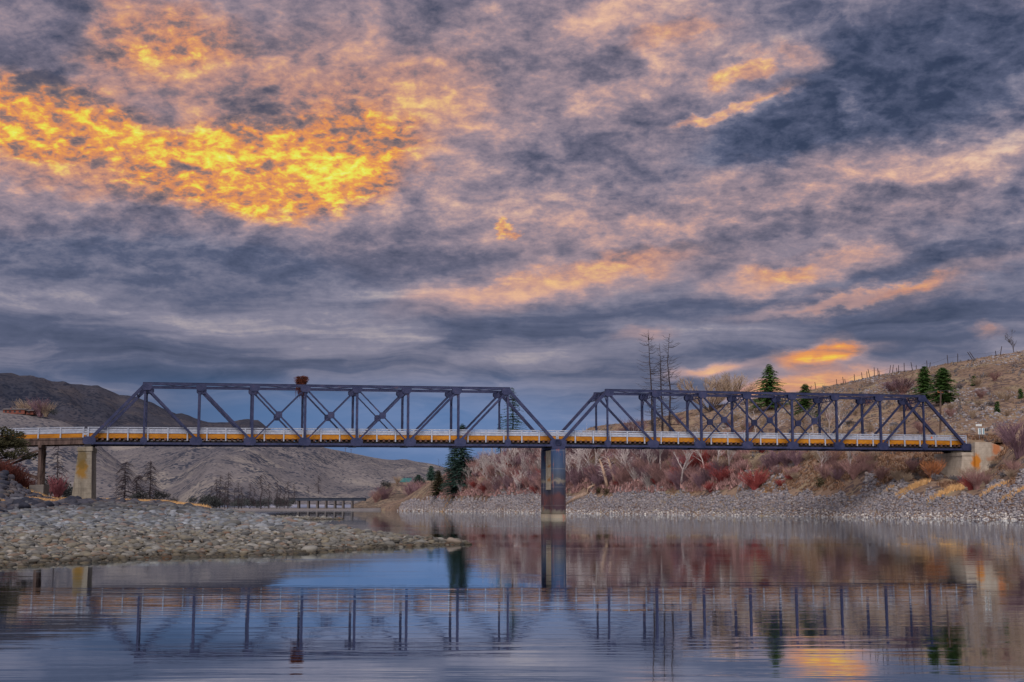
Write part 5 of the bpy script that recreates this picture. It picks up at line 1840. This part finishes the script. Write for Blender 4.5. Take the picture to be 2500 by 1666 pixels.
for i in range(44):
    px = R.uniform(495, 712)
    Y = np.interp(px, [500, 712], [430, 600]) + R.uniform(-20, 30)
    shrub('dark', Vector((xat(px, Y), Y, 1.2)), R.uniform(0.7, 1.6), 'dark bush on the river flat among small dead pines', 'dark bushes on the river flat')
for px, Y, k, s_, lb in ((345, 285, 'dark', 0.95, 'dark bush at the foot of the smaller dead pine'), (395, 300, 'dark', 1.0, 'olive dark bush right of the thickest dead pine'), (325, 292, 'dark', 0.7, 'low dark bush between the dead pines'), (420, 310, 'sage', 1.2, 'grey bush at the edge of the river flat grass'),
                         (470, 380, 'dark', 0.8, 'small dark bush alone on the river flat'), (137, 214, 'pink', 1.25, 'pink-red leafless bush between the trestle and the concrete pier'), (130, 224, 'dark', 1.5, 'dark evergreen bush behind the pink-red bush'),
                         (152, 226, 'dark', 1.25, 'second dark evergreen bush close to the concrete pier'), (172, 216, 'dark', 0.95, 'low dark bush touching the concrete pier'), (112, 218, 'dark', 0.9, 'dark bush beside the trestle posts')):
    shrub(k, stand(bar, px, Y), s_, lb)
for px, Y, s_ in ((4, 186, 1.25), (18, 190, 1.3), (33, 188, 1.25), (48, 191, 1.2), (60, 196, 1.1), (72, 200, 1.0), (-15, 188, 1.3), (-35, 186, 1.3), (26, 198, 1.35)):
    shrub('darkred', stand(bar, px, Y), s_ * 0.92, 'dense red-brown shrub growing under the timber trestle', 'red-brown shrubs under the trestle')
r_ = random.Random(77)
tm, cm = MB(), MB()
tm.tube([(-1.5, 0.5, -0.3), (-1.3, 0.3, 2.5), (-0.6, 0, 5.0), (0.0, 0, 7.2)], [0.32, 0.28, 0.2, 0.08], 7, False)
for k in range(34):
    a = r_.uniform(0, 6.28)
    d = r_.uniform(0.6, 3.2)
    z_ = r_.uniform(2.8, 7.4)
    leafy(cm, (math.cos(a) * d - 0.4, math.sin(a) * d, z_), 0.95, 0.6, 150, 0.26, r_)
    tm.tube([(-0.9, 0.1, z_ - 0.9), (math.cos(a) * d - 0.4, math.sin(a) * d, z_)], [0.09, 0.03], 4, False)
p = stand(bar, 2, 168)
tree('juniper_tree', (tm.mesh('trunk', M['bark'], True), cm.mesh('crown', M['juniper'])), 'dark juniper tree that hides the shore end of the timber approach', 'tree', p, 0.0, (1.1, 1.1, (zat(1036, 168) - p.z) / 8.0))

# dry grass
for i, (px, py, rx, ry, n, h) in enumerate(((2212, 1202, 1.5, 0.8, 110, 0.7), (2235, 1192, 1.7, 0.9, 120, 0.7), (2252, 1183, 1.3, 0.8, 90, 0.7), (2298, 1210, 2.0, 1.0, 150, 0.7), (2322, 1200, 1.9, 1.0, 130, 0.7), (2170, 1200, 0.8, 0.5, 50, 0.6), (2205, 1212, 0.6, 0.4, 40, 0.5),
                                             (2340, 1190, 1.2, 0.8, 80, 0.6), (2410, 1206, 1.0, 0.6, 60, 0.6), (2436, 1192, 1.4, 0.7, 70, 0.6), (2462, 1214, 1.2, 0.6, 70, 0.6), (2488, 1206, 1.4, 0.7, 70, 0.6), (1865, 1205, 1.2, 0.6, 50, 0.5), (1095, 1227, 4.0, 1.4, 150, 0.9))):
    p = ground_hit(right, px, py)
    o = link('dry_grass', grass_mesh('dry_grass', M['straw'], rx * 1.1, ry, n // 2, h, 600 + i, right, p), None, p)
    tag(o, 'patch of dry straw-coloured grass among the bank stones', 'grass', None, 'stuff')
for i, (px, Y, rx, ry, n, h) in enumerate(((107, 112, 1.35, 0.9, 320, 0.55), (10, 100, 0.5, 0.4, 50, 0.4), (75, 128, 0.7, 0.5, 60, 0.4), (135, 190, 4.5, 6.0, 360, 0.8), (185, 205, 4.0, 5.0, 240, 0.7), (290, 262, 9.0, 22.0, 900, 0.8), (400, 290, 9.0, 20.0, 600, 0.8))):
    p = stand(bar, px, Y)
    o = link('dry_grass', grass_mesh('dry_grass', M['straw'], rx, ry, n, h, 650 + i, bar, p), None, p)
    tag(o, 'dry orange grass tuft growing between the rocks of the near bank' if i < 3 else 'dry grass on the flat behind the gravel bar', 'grass', None, 'stuff')


# tiny tufts and brush that nobody could count on the slopes
def cover(name, label, land, px0, px1, Y0, Y1, n, ok, mat, hh, seed):
    _, pos = scatter(land, px0, px1, Y0, Y1, n, ok, seed)
    r = np.random.default_rng(seed)
    k = 9
    a = r.uniform(0, 6.283, (n, k))
    L = hh * r.uniform(0.5, 1.3, (n, 1)) * r.uniform(0.6, 1.1, (n, k))
    base = pos[:, None] + np.stack([r.normal(0, hh * 0.28, (n, k)), r.normal(0, hh * 0.28, (n, k)), np.full((n, k), -0.05)], -1)
    w = np.stack([np.cos(a + 1.57), np.sin(a + 1.57), np.zeros_like(a)], -1) * hh * 0.16
    tip = base + np.stack([np.cos(a) * L * 0.6, np.sin(a) * L * 0.6, L], -1)
    V = np.stack([base - w, base + w, tip], 2).reshape(-1, 3)
    o = link(name, np_mesh(name, V, np.arange(len(V)).reshape(-1, 3), mat, False))
    tag(o, label, 'brush', None, 'stuff')


on_slope = lambda px, Y, z, r: z > 5.2 and vnoise(px / 40.0, Y / 7.0, 14) > 0.35
cover('hill_grass', 'dry bunch grass covering the far hillside', right, 1000, 2760, 200, 540, 15000, on_slope, M['dry_tuft'], 0.42, 71)
cover('hill_sage', 'grey sagebrush dotted over the far hillside', right, 1000, 2760, 200, 540, 5500, lambda px, Y, z, r: z > 5.2 and vnoise(px / 70.0, Y / 14.0, 24) > 0.45, M['sage'], 0.62, 73)
cover('thicket_brush', 'low purple brush filling the far bank thicket', right, 1060, 1830, 240, 520, 9000, lambda px, Y, z, r: 5.0 < z < 19, M['mauve_twig'], 1.15, 75)
cover('russet_grass', 'russet dry grass on the slope beneath the bridge', right, 1640, 2480, 180, 330, 4000, lambda px, Y, z, r: 4.6 < z < 14 and vnoise(px / 50.0, Y / 6.0, 34) > 0.42, M['russet'], 0.55, 77)

# ------------------------------------------------------------------ small built things
# nest on the top chord
c0 = bp(4 * PAN - 0.5, 2.0, HT + 0.25)
t = thing('bird_nest', 'bulky rust-red stick nest on top of the truss', 'nest', c0)
r_ = random.Random(8)
m = MB()
for k in range(420):
    a, z_ = r_.uniform(0, 6.28), r_.uniform(-0.05, 1.05)
    d = r_.uniform(0.3, 1.0) * (0.75 + 0.25 * z_)
    p = c0 + Vector((math.cos(a) * d * 0.95, math.sin(a) * d * 1.2, z_))
    u = Vector((r_.gauss(0, 1), r_.gauss(0, 1), r_.gauss(0, 0.35))).normalized() * r_.uniform(0.2, 0.5)
    m.tube([p - u, p + u], [0.035, 0.025], 4, False)
m.cyl(c0 + Vector((0, 0, -0.02)), c0 + Vector((0, 0, 0.7)), 0.6, 0.8, 14)
m.build('cup', M['nest'], t)
m = MB()
for k in range(46):
    p = c0 + Vector((r_.uniform(-0.8, 0.6), r_.uniform(-1.7, 1.2), -0.1))
    l = r_.uniform(0.4, 2.4)
    m.tube([p, p + Vector((r_.gauss(0, 0.12), r_.gauss(0, 0.12), -l * 0.5)), p + Vector((r_.gauss(0, 0.2), r_.gauss(0, 0.2), -l))], [0.035, 0.028, 0.015], 3, False)
m.build('hanging_sticks', M['nest'], t)

# fence along the ridge
FENCE = [(1986, 951), (2000, 948), (2052, 937), (2069, 932), (2073, 931), (2096, 928), (2115, 924), (2127, 921), (2134, 920), (2145, 917), (2154, 915), (2158, 914), (2182, 911), (2189, 910), (2201, 909), (2205, 908),
         (2219, 906), (2240, 903), (2249, 901), (2276, 897), (2282, 896), (2391, 878), (2396, 877), (2448, 868), (2457, 866), (2328, 889), (2352, 885)]
fe = None
FENCE.sort()
fpts = []
for i, (px, py) in enumerate(FENCE):
    Y = float(np.interp(px, right.px, right.K[:, 5, 0])) - 1.5
    p = stand(right, px, Y)
    if fe is None:
        fe = thing('ridge_fence', 'line of old wooden posts with wire along the ridge', 'fence', p)
    h = R.choice((1.3, 1.6, 1.9, 2.3))
    if px in (2391, 2396):
        h = 2.0
    ln = R.gauss(0, 0.12) if px not in (2391, 2396) else -0.7
    m = MB()
    m.tube([p - Vector((0, 0, 0.3)), p + Vector((ln * h, 0, h))], [0.10, 0.08], 6)
    m.build('post', M['snag'], fe)
    fpts.append(p + Vector((ln * h * 0.7, 0, h * 0.7)))
m = MB()
for a, b_ in zip(fpts[:-1], fpts[1:]):
    m.tube([a, a.lerp(b_, 0.5) - Vector((0, 0, 0.12)), b_], [0.02] * 3, 3, False)
m.build('wire', M['snag'], fe)

# utility pole by the abutment
p = stand(right, 2302, 252)
top = at(2296.5, 955, 252)
t = thing('utility_pole', 'leaning wooden utility pole carrying one wire behind the abutment', 'utility pole', p)
m = MB()
m.tube([p - Vector((0, 0, 0.5)), p.lerp(top, 0.5), top], [0.20, 0.18, 0.15], 10)
m.build('pole', M['timber'], t)
m = MB()
m.beam(top - Vector((0.55, 0, 0.25)), top + Vector((0.45, 0, -0.25)), 0.10, 0.12)
m.tube([top + Vector((-0.5, 0, -0.2)), top + Vector((-0.5, 0, 0.08))], [0.09, 0.07], 8)
m.build('cross_arm', M['rust_twig'], t)
m = MB()
a = top + Vector((-0.5, 0, 0.02))
b_ = at(1700, 1010, 330)
m.tube([a.lerp(b_, f) - Vector((0, 0, 5.0 * f * (1 - f) * 1.2)) for f in np.linspace(0, 1, 14)], [0.035] * 14, 4, False)
b_ = at(2420, 930, 290)
m.tube([a.lerp(b_, f) - Vector((0, 0, 2.0 * f * (1 - f))) for f in np.linspace(0, 1, 8)], [0.025] * 8, 4, False)
b_ = stand(right, 2312, 258) + Vector((0, 0, 0.2))
m.tube([top - Vector((0, 0, 0.6)), b_ + Vector((0.4, 0, 6.0))], [0.025, 0.025], 4, False)
m.build('wire', M['sage'], t)
for px, py, hh in ((843, 1104, 9), (857, 1107, 9)):
    p = at(px, py + 3, 1240)
    m = MB()
    m.tube([p - Vector((0, 0, 2)), p + Vector((0, 0, hh - 4.0))], [0.22, 0.16], 6)
    t = thing('utility_pole', 'tiny utility pole on the bare hill skyline under the bridge', 'utility pole', p, 'utility poles on the bare hill')
    m.build('pole', M['timber'], t)
    m = MB()
    m.beam(p + Vector((-1.2, 0, hh - 4.6)), p + Vector((1.2, 0, hh - 4.6)), 0.2, 0.2)
    m.build('cross_arm', M['timber'], t)

# road signs at the bridge end
for (px, py0, py1, lb) in ((2391, 1046, 1061, 'striped object marker under the small white name board'), (2400, 1045.5, 1061, 'striped object marker standing apart from the name board')):
    Y = 236.0
    q = at(px, py1, Y)
    g = right.height(q.x, q.y)
    t = thing('road_marker', lb, 'road sign', Vector((q.x, q.y, g)))
    m = MB()
    m.beam(Vector((q.x, q.y, g - 0.3)), Vector((q.x, q.y, zat(py0 - (4 if px == 2391 else 0), Y))), 0.09, 0.09, up=(1, 0, 0))
    m.build('post', M['sage'], t)
    w = 3.3 / F * Y
    z0, z1 = zat(py1, Y), zat(py0, Y)
    m = MB()
    m.hexa([(q.x + dx_, q.y - 0.10 + dy_, z) for z in (z0, z1) for dx_, dy_ in ((-w, 0), (w, 0), (w, 0.04), (-w, 0.04))])
    pn = m.build('panel', M['sign_white'], t)
    m = MB()
    m.hexa([(q.x + dx_, q.y - 0.106 + dy_, z) for z in (z0 + 0.05, z1 - 0.05) for dx_, dy_ in ((-w * 0.1, 0), (w * 0.7, 0), (w * 0.7, 0.003), (-w * 0.1, 0.003))])
    m.build('stripe', M['sign_blue'], pn)
    if px == 2391:
        a_, b2 = at(2382, 1041, Y), at(2396.5, 1036, Y)
        m = MB()
        m.hexa([(x, q.y - 0.10 + dy_, z) for z in (a_.z, b2.z) for x, dy_ in ((a_.x, 0), (b2.x, 0), (b2.x, 0.04), (a_.x, 0.04))])
        m.build('name_board', M['sign_white'], t)

# low girder bridge far upstream
Y = 705.0
z1, z0 = zat(1217, Y), zat(1223, Y)
t = thing('girder_bridge', 'low dark girder bridge far upstream below the bare hill', 'bridge', Vector((xat(800, Y), Y, 0)))
xa, xb = xat(704, Y), xat(890, Y)
for y0, nm in ((Y, 'girder'), (Y + 5, 'girder')):
    m = MB()
    m.hexa([(x, y_, z) for z in (z0, z1) for x, y_ in ((xa, y0), (xb, y0 + 2), (xb, y0 + 2.6), (xa, y0 + 0.6))])
    for k in range(30):
        x = xa + (xb - xa) * (k + 0.5) / 30
        m.beam((x, y0 - 0.12 + 2 * (k + 0.5) / 30, z0 + 0.1), (x, y0 - 0.12 + 2 * (k + 0.5) / 30, z1 - 0.1), 0.12, 0.25, up=(0, 1, 0))
    m.build(nm, M['far_steel'], t)
m = MB()
m.hexa([(x, y_, z) for z in (z1 + 0.01, z1 + 0.25) for x, y_ in ((xa, Y - 0.3), (xb, Y + 1.7), (xb, Y + 8), (xa, Y + 6))])
m.build('deck', M['far_steel'], t)
for px in (727, 751, 773, 794, 816, 836, 858):
    x = xat(px, Y)
    m = MB()
    m.hexa([(x + dx_, Y + dy_, z) for z, e in ((0.2, 0.62), (z0 - 0.01, 0.5)) for dx_, dy_ in ((-0.75 * e, 0.6), (0.75 * e, 0.6), (0.75 * e, 6), (-0.75 * e, 6))])
    m.build('pier', M['far_concrete'], t)

# long house on the spur
Y = 838.0
c0 = at(30, 1007, Y)
t = thing('ranch_house', 'long low red house on the spur below the mountain', 'house', c0)
S_ = Y / F


def hx(px0, px1, py0, py1, d0, d1, m):
    x0, x1 = (px0 - 30) * S_, (px1 - 30) * S_
    za, zb_ = zat(py1, Y) - c0.z, zat(py0, Y) - c0.z
    m.hexa([c0 + Vector((x, y, z)) for z in (za, zb_) for x, y in ((x0, d0), (x1, d0), (x1, d1), (x0, d1))])


m = MB()
hx(7, 60, 1000, 1011, 0, 8, m)
hx(62, 80, 1003, 1012, 1, 7, m)
m.build('wall', M['house_red'], t)
m = MB()
for (a, b_, py, q) in ((4, 63, 1000.2, 997), (60, 83, 1003.2, 1000)):
    x0, x1 = (a - 30) * S_, (b_ - 30) * S_
    za, zb_ = zat(py, Y) - c0.z, zat(q, Y) - c0.z
    m.add([tuple(c0 + Vector(v)) for v in ((x0, -0.8, za), (x1, -0.8, za), (x1, 8.8, za), (x0, 8.8, za), (x0, 4, zb_), (x1, 4, zb_))], [(0, 1, 5, 4), (2, 3, 4, 5), (1, 2, 5), (3, 0, 4), (3, 2, 1, 0)])
m.build('roof', M['roof_grey'], t)
for px in (14, 24, 36, 48, 70):
    m = MB()
    hx(px - 2.5, px + 2.5, 1003 if px < 60 else 1005, 1007.5, -0.06, -0.003, m)
    m.build('window', M['window'], t)
m = MB()
hx(20, 23, 995.5, 999, 3, 4.2, m)
m.build('chimney', M['house_red'], t)
for px, k, s_, lb in ((60, 'tan', 3.6, 'tall tan leafless tree behind the long red house'), (98, 'purple', 3.2, 'purple-grey leafless tree right of the long red house'), (112, 'tan', 3.0, 'tan leafless tree at the end of the spur'), (127, 'dark', 1.8, 'dark evergreen at the spur end beyond the house')):
    shrub(k, at(px, 1017, 846 if px < 80 else 840), s_, lb)
